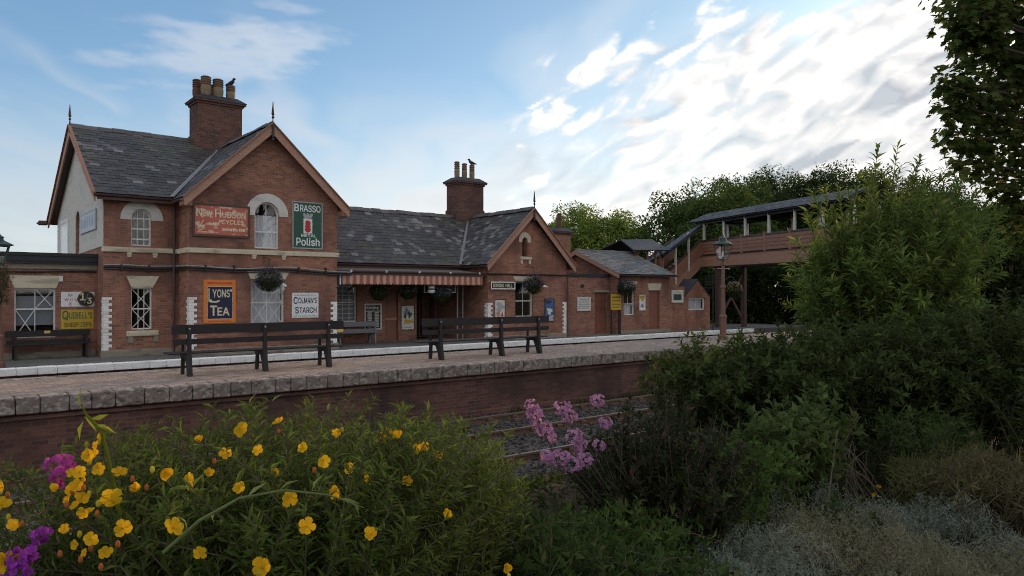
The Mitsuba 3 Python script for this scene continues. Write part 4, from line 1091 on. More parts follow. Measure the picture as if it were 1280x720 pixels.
put('backing', bx(30.47, 31.75, 24.68, 24.8, -.04, 2.34), 'm_brick_orange', k)

k = thing('platform_sign', 'dark barred sign on a thin post under the footbridge', 'sign')
for z in (2.24, 2.40, 2.56, 2.72, 2.88):
    put('bar', bx(32.5, 34.0, 23.9, 23.93, z, z + .05), 'm_black', k)
for x in (33.2, 34.06):
    put('post', tube([(x, 23.92, 0), (x, 23.92, 2.95)], .03, 8), 'm_black', k)

# ---------------------------------------------------------------- benches


def bench(label, x0, x1, y, z, ht, face, legs, group=None, plaque=None, mat='m_dark_paint'):
    """slatted station bench; face +1: the sitter looks to +y, so -y shows its back"""
    k = thing('station_bench', label, 'bench', group)
    b = y - face * .28                                            # plane of the back
    for n, (zz, h) in enumerate(((ht - .10, .19), (ht - .345, .11))):
        prof = sbox(x0 + (.03 if n else 0), z + zz - h / 2, x1, z + zz + h / 2).buffer(-.035).buffer(.035)
        put('back_slat', ext(prof, .035, 'xz', b - .0175 + face * .02), mat, k)
    for n in range(4):
        yy = b + face * (.10 + n * .125)
        put('seat_slat', cham(x0 - .04, x1, yy - .052, yy + .052, z + .435, z + .465, .008), mat, k)
    for x in legs:
        l = put('leg', ext(Polygon([(b - face * .06, z + .43), (b - face * .035, z + ht - .02), (b + face * .012, z + ht - .02), (b + face * .03, z + .45), (b + face * .5, z + .42), (b + face * .5, z + .36), (b + face * .16, z + .34), (b + face * .06, z + .16), (b + face * .02, z), (b - face * .14, z), (b - face * .10, z + .2)]), .075, 'yz', x - .0375), mat, k)
        put('front_leg', ext(Polygon([(b + face * .38, z + .40), (b + face * .46, z + .40), (b + face * .50, z), (b + face * .42, z)]), .06, 'yz', x - .03), mat, l)
        put('bolt', tube([(x, b - face * .055, z + ht - .085), (x, b - face * .03, z + ht - .085)], .018, 8), 'm_galv', l)
        if x in (legs[0], legs[-1]):
            put('armrest', cat(beam((x, b, z + .68), (x, b + face * .48, z + .66), .06, .04), beam((x, b + face * .45, z + .66), (x, b + face * .45, z + .44), .05, .05, (1, 0, 0))), mat, l)
    if plaque:
        put('plaque', bx(plaque - .07, plaque + .07, b - face * .03 - .004, b - face * .03 + .004, z + ht - .26, z + ht - .19) if face > 0 else bx(plaque - .08, plaque + .08, b - .05, b - .03, z + ht - .10, z + ht - .02), 'm_brass', k)
    return k


bench('long dark slatted bench on the island platform in front of the station house', 3.84, 7.50, 15.68, ISL, 1.03, 1, (4.16, 5.68, 7.12), None, 7.40)
bench('long dark slatted bench on the island platform in front of the canopy and wing', 9.48, 13.60, 15.50, ISL, 1.03, 1, (10.0, 11.9, 13.2))
bench('weathered dark bench against the annexe wall under the lattice window', 1.95, 4.18, 26.20, 0.0, .86, -1, (2.18, 4.02), None, 3.02)
bench('grey slatted bench under the canopy window', 12.2, 14.3, 26.15, 0.0, .86, -1, (12.5, 14.0), None, None, 'm_ink_grey')

# ---------------------------------------------------------------- foliage


def unit(a):
    return a / (np.linalg.norm(a, axis=-1, keepdims=True) + 1e-12)


def leaf_mesh(P, D, U, L, W, col, sag=0.12, fold=0.25):
    """pointed leaves, folded along the midrib, as one mesh: base P, direction D, upper side U, length L, width W"""
    n = len(P)
    D = unit(D); S = unit(np.cross(D, U)); N = np.cross(S, D)
    L, W = np.broadcast_to(L, (n,))[:, None], np.broadcast_to(W, (n,))[:, None]
    mid = P + D * L * .45
    tip = P + D * L - N * L * sag
    v = np.stack([P, mid + S * W / 2 + N * W * fold, mid - S * W / 2 + N * W * fold, mid, tip], 1)
    f = np.array([[0, 3, 1], [0, 2, 3], [1, 3, 4], [3, 2, 4]])
    return (v.reshape(-1, 3), (f[None] + 5 * np.arange(n)[:, None, None]).reshape(-1, 3)), np.repeat(col, 5, 0)


LOBES = np.array([[0, 0], [.30, .02], [.62, .12], [.40, .34], [.62, .70], [.26, .62], [0, 1.0], [-.26, .62], [-.62, .70], [-.40, .34], [-.62, .12], [-.30, .02]])


def lobed_mesh(P, D, U, L, col, cup=.15):
    """five lobed leaves"""
    n = len(P)
    D = unit(D); S = unit(np.cross(D, U)); N = np.cross(S, D)
    L = np.broadcast_to(L, (n,))[:, None, None]
    q = LOBES[None, :, :] * L
    h = -cup * (np.abs(LOBES[:, 0]) + .4 * LOBES[:, 1] ** 2)[None, :, None] * L
    v = P[:, None] + S[:, None] * q[..., :1] + D[:, None] * q[..., 1:] + N[:, None] * h
    c = P[:, None] + D[:, None] * .36 * L
    v = np.concatenate([v, c], 1)
    k = np.arange(12)
    f = np.stack([k, (k + 1) % 12, np.full(12, 12)], 1)
    return (v.reshape(-1, 3), (f[None] + 13 * np.arange(n)[:, None, None]).reshape(-1, 3)), np.repeat(col, 13, 0)


def hues(n, a, b, r, spread=.25, odd=None, odd_share=0.0):
    t = r.random((n, 1))
    c = (np.array(a) * (1 - t) + np.array(b) * t) * r.uniform(1 - spread, 1 + spread, (n, 1))
    if odd is not None:
        m = r.random(n) < odd_share
        c[m] = np.array(odd) * r.uniform(.7, 1.2, (m.sum(), 1))
    return c


def rand_dir(n, r):
    return unit(r.normal(size=(n, 3)))


def stems_of(base, tips, r, bow=.15, n=7):
    """curved stems from base to tips"""
    t = np.linspace(0, 1, n)[None, :, None]
    d = tips - base
    side = r.normal(size=(len(tips), 1, 3)) * np.linalg.norm(d, axis=1)[:, None, None] * bow * [1, 1, .3]
    rise = np.array([0, 0, 1.0]) * np.linalg.norm(d[:, :2], axis=1)[:, None, None] * .45
    return base[:, None] + d[:, None] * t + (side + rise) * (t * (1 - t)) * 2


def tubes(S, r0, r1, sides=4):
    m = [tube(s, np.linspace(r0, r1, len(s)), sides, False) for s in S]
    return cat(*m)


def leaves_on(S, per, r, out=.9, upb=.35, t0=.2, opposite=True):
    """leaf bases and directions spread along stems S (k, n, 3)"""
    k, n, _ = S.shape
    tt = np.sort(r.uniform(t0, 1, (k, per)), 1)
    if opposite:
        tt[:, 1::2] = tt[:, 0:2 * (per // 2):2][:, :tt[:, 1::2].shape[1]]
    idx = np.clip((tt * (n - 1)).astype(int), 0, n - 2)
    fr = (tt * (n - 1) - idx)[..., None]
    ar = np.arange(k)[:, None]
    p = S[ar, idx] * (1 - fr) + S[ar, idx + 1] * fr
    ax = unit(S[ar, idx + 1] - S[ar, idx])
    ph = r.uniform(0, 2 * np.pi, (k, per))
    if opposite:
        m = ph[:, 1::2].shape[1]
        ph[:, 1::2] = ph[:, 0:2 * (per // 2):2][:, :m] + np.pi
    a = unit(np.cross(ax, [0.3, 0.2, 1.0])); b = np.cross(ax, a)
    rad = a * np.cos(ph)[..., None] + b * np.sin(ph)[..., None]
    D = unit(rad * out + ax * (1.1 - out * .5) + np.array([0, 0, upb]) * .5)
    return p.reshape(-1, 3), D.reshape(-1, 3), unit(ax + r.normal(size=ax.shape) * .25).reshape(-1, 3)


PETAL = np.array([[0, 0, 0], [.30, .35, .10], [-.30, .35, .10], [0, .45, .02], [.36, .75, .16], [-.36, .75, .16], [0, .8, .10], [.16, 1.0, .12], [-.16, 1.0, .12]])
PETAL[[4, 5], 0] *= 1.25; PETAL[[1, 2], 0] *= 1.1; PETAL[[7, 8], 0] *= 1.35
PF = np.array([[0, 3, 1], [0, 2, 3], [1, 3, 4], [2, 5, 3], [3, 6, 4], [3, 5, 6], [4, 6, 7], [6, 5, 8], [6, 8, 7]])


def flower_mesh(at, face, size, col, petals=5, r=None, eye=(.62, .36, .02), notch=1.0):
    """an open flower of separate cupped petals with a tuft of stamens"""
    f_ = unit(np.asarray(face, float))
    a = unit(np.cross(f_, [.3, .9, .31])); b = np.cross(f_, a)
    vs, fs, cs, n = [], [], [], 0
    open_ = .12 if r is None else r.choice([.05, .2, .35, .6, .95], p=[.2, .3, .25, .15, .1])
    for k in range(petals):
        ph = 2 * np.pi * k / petals + r.uniform(-.14, .14)
        s = size * r.uniform(.85, 1.12) / 2
        tilt = open_ + r.uniform(-.12, .2)
        u = a * math.cos(ph) + b * math.sin(ph); w = -a * math.sin(ph) + b * math.cos(ph)
        u2 = u * math.cos(tilt) + f_ * math.sin(tilt); n2 = np.cross(u2, w)
        q = PETAL * [notch, 1, 1]
        vs.append(at + s * (w * q[:, :1] + u2 * q[:, 1:2] + f_ * q[:, 2:] * .8)); fs.append(PF + n); n += len(PETAL)
        cs.append(np.tile(np.array(col) * r.uniform(.85, 1.12), (len(PETAL), 1)))
    for k in range(12):
        d = unit(f_ + rand_dir(1, r)[0] * .6) * size * r.uniform(.16, .26)
        o = a * size * .012
        vs.append(np.array([at - o, at + o, at + d])); fs.append(np.array([[0, 1, 2]]) + n); n += 3
        cs.append(np.tile(eye, (3, 1)))
    return (np.vstack(vs), np.vstack(fs)), np.vstack(cs)


def at_px(px, py, D):
    """measured once on the photograph and turned into metres; kept here so the numbers stay readable"""
    u = (px - 640) / F_PX
    return np.array([(math.cos(YAW) + u * math.sin(YAW)) * D, (math.sin(YAW) - u * math.cos(YAW)) * D, 2.0 - (py - 366) / F_PX * D])


def tree(name, label, x, y, z0, z1, rad, hue_a, hue_b, seed, n=9000, leaf=.28, group=None, trunk=.22, bottom=.25, clump=42, cz=1.0, cat_='tree', lobed=False, squash=None):
    r = np.random.default_rng(seed)
    k = thing(name, label, cat_, group)
    h = z1 - z0
    cen = np.array([x, y, z0 + h * (bottom + (1 - bottom) * .5)])
    half = np.array([rad, rad if squash is None else squash, h * (1 - bottom) * .5])
    pts = rand_dir(clump * 3, r)
    pts = pts * r.uniform(.45, .92, (len(pts), 1)) ** (1 / 2)
    pts = pts[pts[:, 2] > -.75][:clump]
    wob = 1 + .35 * (meshkit.noise(pts * 2.2 + seed) - .5)
    C = cen + pts * half * wob[:, None]
    top = np.array([x, y, z0 + h * .62])
    tr = np.array([[x, y, z0 - .2], [x + r.uniform(-.2, .2), y, z0 + h * .3], top])
    m = [tube(tr, [trunk, trunk * .75, trunk * .3], 8)]
    for c in C[::2]:
        b = tr[1] + (top - tr[1]) * r.uniform(0, .8)
        m.append(tube(np.array([b, (b + c) / 2 + [0, 0, .15 * np.linalg.norm(c - b)], c]), [trunk * .32, trunk * .18, trunk * .05], 5, False))
    put('trunk', cat(*m), 'm_bark', k)
    cr = rad * .34 * r.uniform(.65, 1.25, len(C)) * (1 if rad < 6 else .85)
    w = r.integers(0, len(C), n)
    d = rand_dir(n, r)
    rr = r.uniform(.25, 1.0, (n, 1)) ** .6
    P = C[w] + d * rr * cr[w][:, None] * [1, 1, .8]
    P += (meshkit.noise(P * 1.3 + seed)[:, None] - .5) * d * .5
    D = unit(d * .8 + rand_dir(n, r) * .9 + [0, 0, -.25])
    col = hues(n, hue_a, hue_b, r, .28)
    Ls = leaf * r.uniform(.7, 1.3, n)
    if lobed:
        mesh, cc = lobed_mesh(P, D, unit(d + [0, 0, 1.2] + rand_dir(n, r) * .5), Ls, col)
    else:
        mesh, cc = leaf_mesh(P, D, unit(d + [0, 0, 1.0] + rand_dir(n, r) * .6), Ls, Ls * .62, col)
    put('crown', mesh, 'm_leaf', k, color=cc)
    return k


G = 'trees behind the station'
tree('background_tree', 'light green rounded tree between the small chimney and the landing roof', *at_px(752, 366, 62)[:2], 0, 9.1, 3.5, (.16, .23, .05), (.25, .32, .08), 11, 20000, .23, G, clump=60)
tree('background_tree', 'thin topped light green tree rising right behind the small single pot chimney', *at_px(712, 366, 64)[:2], 0, 9.5, 2.4, (.16, .23, .05), (.25, .32, .08), 19, 10000, .22, G, clump=46)
spec = [  # px, top row, distance, radius, hue
    (842, 252, 62, 3.6, 0), (880, 238, 66, 4.0, 0), (905, 232, 58, 3.4, 0), (922, 222, 70, 4.4, 0), (963, 210, 74, 4.2, 1), (1003, 212, 70, 4.0, 1), (1045, 202, 68, 4.2, 1), (1085, 208, 66, 4.2, 1), (1130, 222, 64, 4.6, 1), (1180, 235, 66, 5, 1), (1235, 250, 66, 5, 1), (1290, 250, 60, 5, 1)]
words_ = ['bushy dark green tree leaning over the stair roof of the footbridge', 'dark green tree standing left of centre above the footbridge roof', 'nearest dark tree standing right behind the open side of the footbridge', 'mid green tree above the middle of the footbridge roof',
          'darkest round topped tree of the row above the footbridge roof', 'dark tree right of the darkest round topped one', 'tall dark tree above the right end of the bridge roof', 'dark tree behind the sprays of the willow leaved bush',
          'dark tree deep behind the willow leaved bush', 'far dark tree glimpsed between the bush and the sycamore', 'far tree behind the hanging leaves of the sycamore', 'far tree half hidden at the edge beyond the sycamore']
for n, (px, py, D, rad, hh) in enumerate(spec):
    p = at_px(px, py, D)
    a_, b_ = (((.075, .115, .035), (.115, .16, .05)), ((.048, .072, .03), (.075, .105, .04)))[hh]
    tree('background_tree', words_[n], p[0], p[1], 0, p[2], rad, a_, b_, 40 + n, 17000, .26, G, bottom=.08, clump=64)
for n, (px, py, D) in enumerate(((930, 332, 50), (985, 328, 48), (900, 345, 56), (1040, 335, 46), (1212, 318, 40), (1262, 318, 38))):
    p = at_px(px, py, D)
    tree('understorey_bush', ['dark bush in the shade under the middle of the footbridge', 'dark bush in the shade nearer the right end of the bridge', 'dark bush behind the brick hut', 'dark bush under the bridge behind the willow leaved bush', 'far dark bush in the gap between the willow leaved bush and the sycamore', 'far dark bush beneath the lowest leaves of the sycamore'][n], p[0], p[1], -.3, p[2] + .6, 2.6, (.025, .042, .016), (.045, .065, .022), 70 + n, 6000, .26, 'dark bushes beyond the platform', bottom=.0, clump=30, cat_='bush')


# sycamore at the right, its crown reaching into the frame
def sycamore():
    r = np.random.default_rng(5)
    k = thing('sycamore_tree', 'large dark sycamore hanging its lobed leaves over the sky', 'tree')
    base = at_px(1470, 560, 12.5); base[2] = .2
    top = base + [0.3, 0.3, 9.0]
    m = [tube(np.array([base - [0, 0, .3], base + [.05, .1, 2.2], base + [.1, .2, 5.0], top]), [.30, .24, .17, .05], 10)]
    cl = []
    hand = [  # px, py, D, radius: the boughs that show
        (1215, 20, 11.6, .55), (1250, 8, 12.2, .7), (1270, 60, 12.4, .7), (1225, 60, 11.8, .40), (1195, 100, 11.5, .36), (1188, 130, 11.5, .34), (1215, 125, 11.8, .5), (1250, 115, 12.2, .7), (1275, 140, 12.0, .7),
        (1200, 165, 11.6, .40), (1232, 172, 12.0, .45), (1272, 188, 12.2, .5), (1215, 200, 11.8, .36), (1248, 222, 12.0, .36), (1280, 240, 12.3, .42), (1230, 18, 11.4, .5), (1205, 45, 11.5, .3), (1255, 262, 12.4, .34), (1284, 290, 12.6, .4), (1222, -20, 12, .8), (1275, -30, 12, .9), (1285, 40, 12.8, .8), (1300, 80, 13.0, .9), (1262, 92, 12.6, .5)]
    for px, py, D, rad in hand:
        cl.append((at_px(px, py, D), rad))
    for q in range(60):
        d = rand_dir(1, r)[0]
        c = base + [0, 0, 5.6] + d * [3.0, 3.0, 3.9]
        u = (c - CAM) @ np.array([math.sin(YAW), -math.cos(YAW), 0]) / ((c - CAM) @ fwd)
        if u * F_PX + 640 > 1385 and c[2] > 3.6:
            cl.append((c, r.uniform(.6, 1.1)))
    Ps, Ds, Us, tw = [], [], [], []
    for c, rad in cl:
        b = base + [0.05, .1, np.clip(c[2] - 1.6, 1.8, 6.5)]
        s = np.array([b, b * .45 + c * .55 + [0, 0, .35], c])
        m.append(tube(s, [.07, .04, .012], 6, False))
        nn = int(175 * rad ** 1.6 / .4) + 40
        d = rand_dir(nn, r)
        P = c + d * rad * r.uniform(.15, 1.0, (nn, 1)) ** .55 * [1.05, 1.05, .8]
        Ps.append(P); Ds.append(unit(d * .7 + rand_dir(nn, r) * .6 + [0, 0, -.55])); Us.append(unit(d * .5 + rand_dir(nn, r) * .45 + [0, 0, 1.1]))
        for q in P[::14]:
            tw.append(tube(np.array([c, (c + q) / 2 + [0, 0, .04], q]), [.008, .006, .003], 3, False))
    P, D, U = np.vstack(Ps), np.vstack(Ds), np.vstack(Us)
    mesh, cc = lobed_mesh(P, D, U, r.uniform(.06, .16, len(P)), hues(len(P), (.06, .088, .026), (.10, .132, .04), r, .3, (.16, .14, .05), .04))
    put('trunk', cat(*m), 'm_bark', k)
    put('twigs', cat(*tw), 'm_bark', k); tag(k + '__twigs', kind='stuff')
    put('crown', mesh, 'm_leaf', k, color=cc)


sycamore()


# willow leaved bush (buddleia like) in the middle of the right half
def big_bush():
    r = np.random.default_rng(6)
    k = thing('willow_leaved_bush', 'big bright green bush of long narrow leaves with sprays against the sky', 'bush')
    base = at_px(1102, 366, 9.0); base[2] = .25
    K = 560
    ang = r.uniform(0, 2 * np.pi, K); rad = np.sqrt(r.uniform(0, 1, K)) * 1.02
    hz = 2.82 - .85 * (rad / 1.02) ** 2 + r.normal(0, .16, K)
    # higher towards the sky side, lower towards the bridge
    tips = np.stack([base[0] + rad * np.cos(ang), base[1] + rad * np.sin(ang), base[2] + hz + .2 * np.cos(ang - math.radians(-40))], 1)
    low = r.random(K) < .42
    tips[low, 2] = base[2] + r.uniform(.5, 2.2, low.sum())
    tips[low, :2] = base[:2] + (tips[low, :2] - base[:2]) * 1.08
    spray = [(1098, 180, 8.6), (1128, 205, 9.0), (1150, 196, 9.0), (1165, 215, 9.1), (1186, 205, 9.2), (1205, 218, 9.2), (1224, 232, 9.3), (1240, 255, 9.4), (1215, 262, 9.3), (1195, 240, 9.2), (1228, 285, 9.4), (1250, 300, 9.5), (1010, 262, 8.8), (995, 300, 8.7), (1030, 232, 8.9), (1060, 222, 9.0), (1082, 212, 9.0)]
    tips = np.vstack([tips, [at_px(*q) for q in spray for _ in (0,)], [at_px(q[0] + r.uniform(-14, 14), q[1] + r.uniform(4, 45), q[2] + r.uniform(-.3, .3)) for q in spray for _ in range(3)]])
    K = len(tips)
    b = base + np.stack([r.normal(0, .22, K), r.normal(0, .22, K), np.zeros(K)], 1)
    S = stems_of(b, tips, r, .05, 9)
    put('stems', tubes(S, .016, .003), 'm_bark', k); tag(k + '__stems', kind='stuff')
    p, D, U = leaves_on(S, 116, r, .8, .25, .30)
    n = len(p)
    L = r.uniform(.075, .155, n)
    sunny = np.clip((p[:, 2] - 1.0) / 2.2, 0, 1)[:, None] * 0 + r.random((n, 1))
    mesh, cc = leaf_mesh(p, D, U, L, L * r.uniform(.17, .25, n), hues(n, (.11, .17, .042), (.185, .25, .062), r, .30, (.27, .30, .09), .07), .2)
    put('foliage', mesh, 'm_leaf', k, color=cc); tag(k + '__foliage', kind='stuff')


big_bush()


def plant(name, label, base, K, rad, h, per, L, ratio, ha, hb, seed, group=None, bow=.12, out=.9, upb=.3, mat='m_bark', spread_base=.25, cat_='plant', odd=None, odd_share=.0, t0=.15, kind=None, r0=.004, ell=(1, 1), flat=.32):
    r = np.random.default_rng(seed)
    k = thing(name, label, cat_, group)
    ang = r.uniform(0, 2 * np.pi, K); rr = np.sqrt(r.uniform(0, 1, K))
    base = np.asarray(base, float)
    tips = np.stack([base[0] + rad * ell[0] * rr * np.cos(ang), base[1] + rad * ell[1] * rr * np.sin(ang), base[2] + h * (1 - flat * rr ** 2) * r.uniform(.76, 1.06, K)], 1)
    b = base + np.stack([rad * ell[0] * spread_base * r.normal(0, .7, K), rad * ell[1] * spread_base * r.normal(0, .7, K), np.full(K, -.02)], 1)
    S = stems_of(b, tips, r, bow)
    put('stems', tubes(S, r0, r0 * .4, 3), mat, k); tag(k + '__stems', kind='stuff')
    p, D, U = leaves_on(S, per, r, out, upb, t0)
    n = len(p)
    Ls = L * r.uniform(.7, 1.3, n)
    mesh, cc = leaf_mesh(p, D, U, Ls, Ls * ratio * r.uniform(.8, 1.2, n), hues(n, ha, hb, r, .28, odd, odd_share), .15)
    put('foliage', mesh, 'm_leaf', k, color=cc); tag(k + '__foliage', kind='stuff')
    return k, tips, r


YEL, PINK, LILAC = (.75, .45, .02), (.50, .08, .36), (.50, .26, .44)


def blossoms(k, pts, size, col, r, toward=(-.5, -.75, .45), petals=5, name='flower'):
    for p in pts:
        f = unit(np.array(toward) + r.normal(size=3) * .5)
        age = r.random()
        c = np.array(col) * (1 - .3 * age) + np.array([.62, .30, .02]) * .3 * age
        mesh, cc = flower_mesh(np.asarray(p), f, size * r.uniform(.62, 1.15), c, petals, r)
        put(name, mesh, 'm_leaf', k, color=cc)
        q = np.asarray(p) + rand_dir(1, r)[0] * .035 * [1, 1, .6] - [0, 0, .012]
        bud = trimesh.creation.icosphere(1, .0055)
        bv_ = np.array(bud.vertices) * [1, 1, 1.7] + q
        if r.random() < .6:
            put('bud', (bv_, np.array(bud.faces)), 'm_vc', k, smooth=True, color=np.array([.42, .34, .03]) * r.uniform(.6, 1.1) if r.random() < .6 else np.array([.32, .10, .03]))


def on_shrub(px, py, D):
    return at_px(px, py, D)


# the yellow flowering shrub in the foreground: several bushes grown together
dk_a, dk_b = (.062, .098, .026), (.15, .195, .046)
k, tips, r = plant('flowering_shrub', 'dense dark green shrub with big yellow five petalled flowers close to the camera', (.95, 2.45, .25), 820, .86, 1.31, 72, .043, .21, dk_a, dk_b, 101, None, .10, .95, .25, 'm_bark', .3, 'shrub', (.10, .12, .03),   .08, .35, ell=(1.0, .72), flat=.10)
k1 = k
blossoms(k, [at_px(*q) for q in ((203, 587, 1.75), (283, 566, 2.05), (322, 563, 2.1), (379, 560, 2.2), (405, 575, 1.95), (385, 657, 1.75), (217, 659, 1.72), (330, 709, 1.60), (362, 622, 1.95), (250, 553, 2.15), (300, 535, 2.3), (350, 528, 2.4), (420, 540, 2.35), (150, 590, 1.9), (170, 612, 1.85), (140, 625, 1.8), (240, 600, 2.0), (262, 590, 2.1), (155, 660, 1.7), (300, 610, 2.0), (345, 590, 2.15), (440, 585, 2.15), (250, 690, 1.7))], .046, YEL, r)
k, tips, r = plant('flowering_shrub', 'lighter green yellow flowered shrub at the rail side, right of the dense dark one', (1.55, 2.62, .2), 440, .55, 1.24, 66, .043, .22, (.12, .16, .035), (.215, .255, .06), 102, None, .10, .9, .3, 'm_bark', .3, 'shrub', (.13, .14, .04), .08, .35, ell=(1.0, .8), flat=.12)
blossoms(k, [at_px(*q) for q in ((465, 667, 1.95), (485, 539, 2.6), (497, 542, 2.62), (478, 545, 2.6), (523, 562, 2.55), (545, 566, 2.5), (420, 615, 2.15), (632, 706, 2.1), (560, 640, 2.3), (510, 600, 2.4), (455, 600, 2.3), (530, 560, 2.55))], .046, YEL, r)
# tall evening primrose at the left edge of the shrub
k, tips, r = plant('evening_primrose', 'tall thin stemmed plant with a column of yellow flowers at the near rail', (.02, 1.9, .25), 26, .16, 1.30, 40, .05, .30, (.05, .085, .02), (.09, .13, .03), 103, None, .06, .8, .4, 'm_bark', .6, 'plant')
blossoms(k, [at_px(*q) for q in ((122, 556, 1.9), (112, 568, 1.9), (100, 590, 1.86), (97, 607, 1.84), (96, 632, 1.8), (90, 612, 1.85), (118, 566, 1.92), (75, 608, 1.85), (97, 680, 1.75), (115, 673, 1.75), (105, 640, 1.78), (128, 548, 1.95), (108, 600, 1.86), (90, 590, 1.88), (103, 622, 1.82), (112, 640, 1.8), (86, 625, 1.83), (124, 585, 1.9), (82, 660, 1.78), (108, 690, 1.72), (132, 690, 1.72))], .033, YEL, r)
k, tips, r = plant('evening_primrose', 'low plant with toothed leaves and yellow flowers cut by the frame edge', (-.35, 1.85, .25), 60, .34, 1.02, 36, .045, .42, (.05, .085, .022), (.08, .12, .03), 104, None, .1, .9, .4, 'm_bark', .5, 'plant')
blossoms(k, [at_px(*q) for q in ((6, 608, 1.9), (4, 631, 1.9), (19, 654, 1.85), (4, 704, 1.75), (14, 700, 1.76))], .046, YEL, r)
# pale climbing stalk with twisted yellow-green leaves in front of the platform wall
k = thing('leafy_stalk', 'single yellow green stalk with curled leaves rising before the platform wall', 'plant')
pts = [at_px(q[0], q[1], 1.95) for q in ((150, 640), (138, 580), (128, 540), (118, 528), (108, 518), (102, 505))]
put('stem', tube(np.array(pts), [.006, .005, .005, .004, .003, .002], 6), 'm_leaf', k, color=np.array([.16, .2, .03]))
r = np.random.default_rng(9)
P = np.array([at_px(*q) for q in ((103, 510, 1.95), (106, 520, 1.95), (112, 524, 1.95), (118, 530, 1.95), (124, 534, 1.95), (105, 526, 1.95))])
mesh, cc = leaf_mesh(P, unit(np.array([[-.2, .2, 1], [.7, -.4, -.9], [.8, -.5, .2], [.7, -.6, -.3], [.9, -.7, -.2], [-.3, .2, -1.0]])), rand_dir(6, r) + [0, 0, .5], .055, .014, hues(6, (.2, .24, .03), (.3, .32, .05), r, .1), .2)
put('leaves', mesh, 'm_leaf', k, color=cc); tag(k + '__leaves', kind='stuff')

k = thing('arching_stalk', 'pale arching grass stalk bent across the dense dark shrub', 'plant')
put('stem', tube(np.array([at_px(*q) for q in ((205, 690, 1.66), (250, 650, 1.64), (300, 622, 1.66), (355, 612, 1.7), (410, 618, 1.76), (455, 634, 1.84))]), [.004, .004, .0035, .003, .0025, .0015], 5), 'm_leaf', k, color=np.array([.22, .27, .12]))
r = np.random.default_rng(19)
P = np.array([at_px(*q) for q in ((235, 662, 1.64), (270, 637, 1.64), (310, 620, 1.66), (350, 612, 1.7), (390, 614, 1.73), (425, 622, 1.78), (440, 629, 1.8))])
mesh, cc = leaf_mesh(P, rand_dir(7, r) + [.3, 0, .3], rand_dir(7, r) + [0, 0, 1], .05, .010, hues(7, (.16, .21, .07), (.24, .28, .12), r, .1), .25)
put('leaves', mesh, 'm_leaf', k, color=cc); tag(k + '__leaves', kind='stuff')
r = np.random.default_rng(23)
n = 5200
x = r.uniform(-4, 26, n); y = np.where(r.random(n) < .55, 13.82 - np.abs(r.normal(0, .09, n)), r.uniform(7.0, 13.5, n))
m_ = meshkit.fbm(np.stack([x * .8, y * .8, x * 0], 1), 3, 9) > np.where(y > 13.4, .46, .60)
P = np.stack([x, y, np.full(n, -.91)], 1)[m_]
mesh, cc = leaf_mesh(P, rand_dir(len(P), r) * .6 + [0, 0, 1.0], rand_dir(len(P), r), r.uniform(.06, .22, len(P)), r.uniform(.008, .03, len(P)), hues(len(P), (.05, .08, .025), (.12, .14, .05), r, .3), .25)
put('track_weeds', mesh, 'm_leaf', color=cc); tag('track_weeds', 'thin weeds along the foot of the platform wall and among the ballast', kind='stuff')

# pink phlox: heads of many small flowers


def phlox(label, base, h, heads, seed, col=PINK, size=.024, headr=.05, K=14, tall=1.0, name='phlox'):
    k, tips, r = plant(name, label, base, K, .22, h, 34, .055, .26, (.04, .065, .022), (.07, .10, .03), seed, 'phlox plants in flower' if False else None, .06, .9, .3, 'm_bark', .7, 'plant')
    for px, py, D, s in heads:
        c = at_px(px, py, D)
        vs, cs = [], []
        for q in range(int(44 * s * tall)):
            d = rand_dir(1, r)[0]
            p = c + d * headr * s * [1, 1, .8 * tall]
            mesh, cc = flower_mesh(p, d + np.array([-.3, -.5, .3]), size * r.uniform(.8, 1.15), np.array(col) * r.uniform(.8, 1.2), 5, r, (.45, .2, .35))
            vs.append(mesh); cs.append(cc)
        put('flower_head', cat(*vs), 'm_leaf', k, color=np.vstack(cs))
        n = len(scene)
        put('flower_stalk', tube(np.array([[base[0], base[1], base[2]], [(base[0] + c[0]) / 2, (base[1] + c[1]) / 2, base[2] * .4 + c[2] * .6], c]), [.004, .003, .002], 4), 'm_bark', k)
    return k


phlox('pink phlox with one magenta head above the near rails', (.0, 2.05, .25), 1.2, ((75, 581, 2.0, .62), (70, 602, 2.0, .25)), 201)
phlox('violet pink phlox low among the leaves in the near corner', (-.1, 1.75, .25), .98, ((52, 668, 1.8, .34), (24, 696, 1.75, .48), (42, 690, 1.78, .34), (22, 716, 1.72, .42)), 202, (.34, .06, .42))
phlox('tall pale pink phlox spikes left of the dark flowering bush', (3.15, 3.0, .1), 1.1, ((664, 506, 4.3, .7), (668, 516, 4.3, .85), (674, 526, 4.3, .9), (681, 536, 4.3, .9), (688, 546, 4.3, .7)), 203, LILAC, .026, .05)
phlox('pink phlox with several loose heads inside the dark bush', (3.45, 2.85, .15), 1.1, ((703, 509, 4.3, .9), (712, 520, 4.3, .8), (718, 545, 4.2, .9), (724, 556, 4.2, .8), (700, 572, 4.1, 1.0), (716, 580, 4.1, .9), (730, 574, 4.1, .8), (684, 570, 4.1, .7), (747, 500, 4.3, .7), (757, 528, 4.3, .7), (748, 556, 4.2, .6)), 204, LILAC, .026, .05)
phlox('small magenta phlox in front of the green weeds', (4.2, 2.1, .28), .62, ((883, 607, 4.8, .8), (878, 612, 4.8, .6), (890, 592, 5.0, .5)), 205, PINK, .03, .05)
phlox('pale lilac flower on thin stems before the dark hedge', (5.9, 2.3, .3), .9, ((1209, 577, 5.6, .7), (1192, 588, 5.6, .5)), 206, (.34, .25, .42), .03, .045)
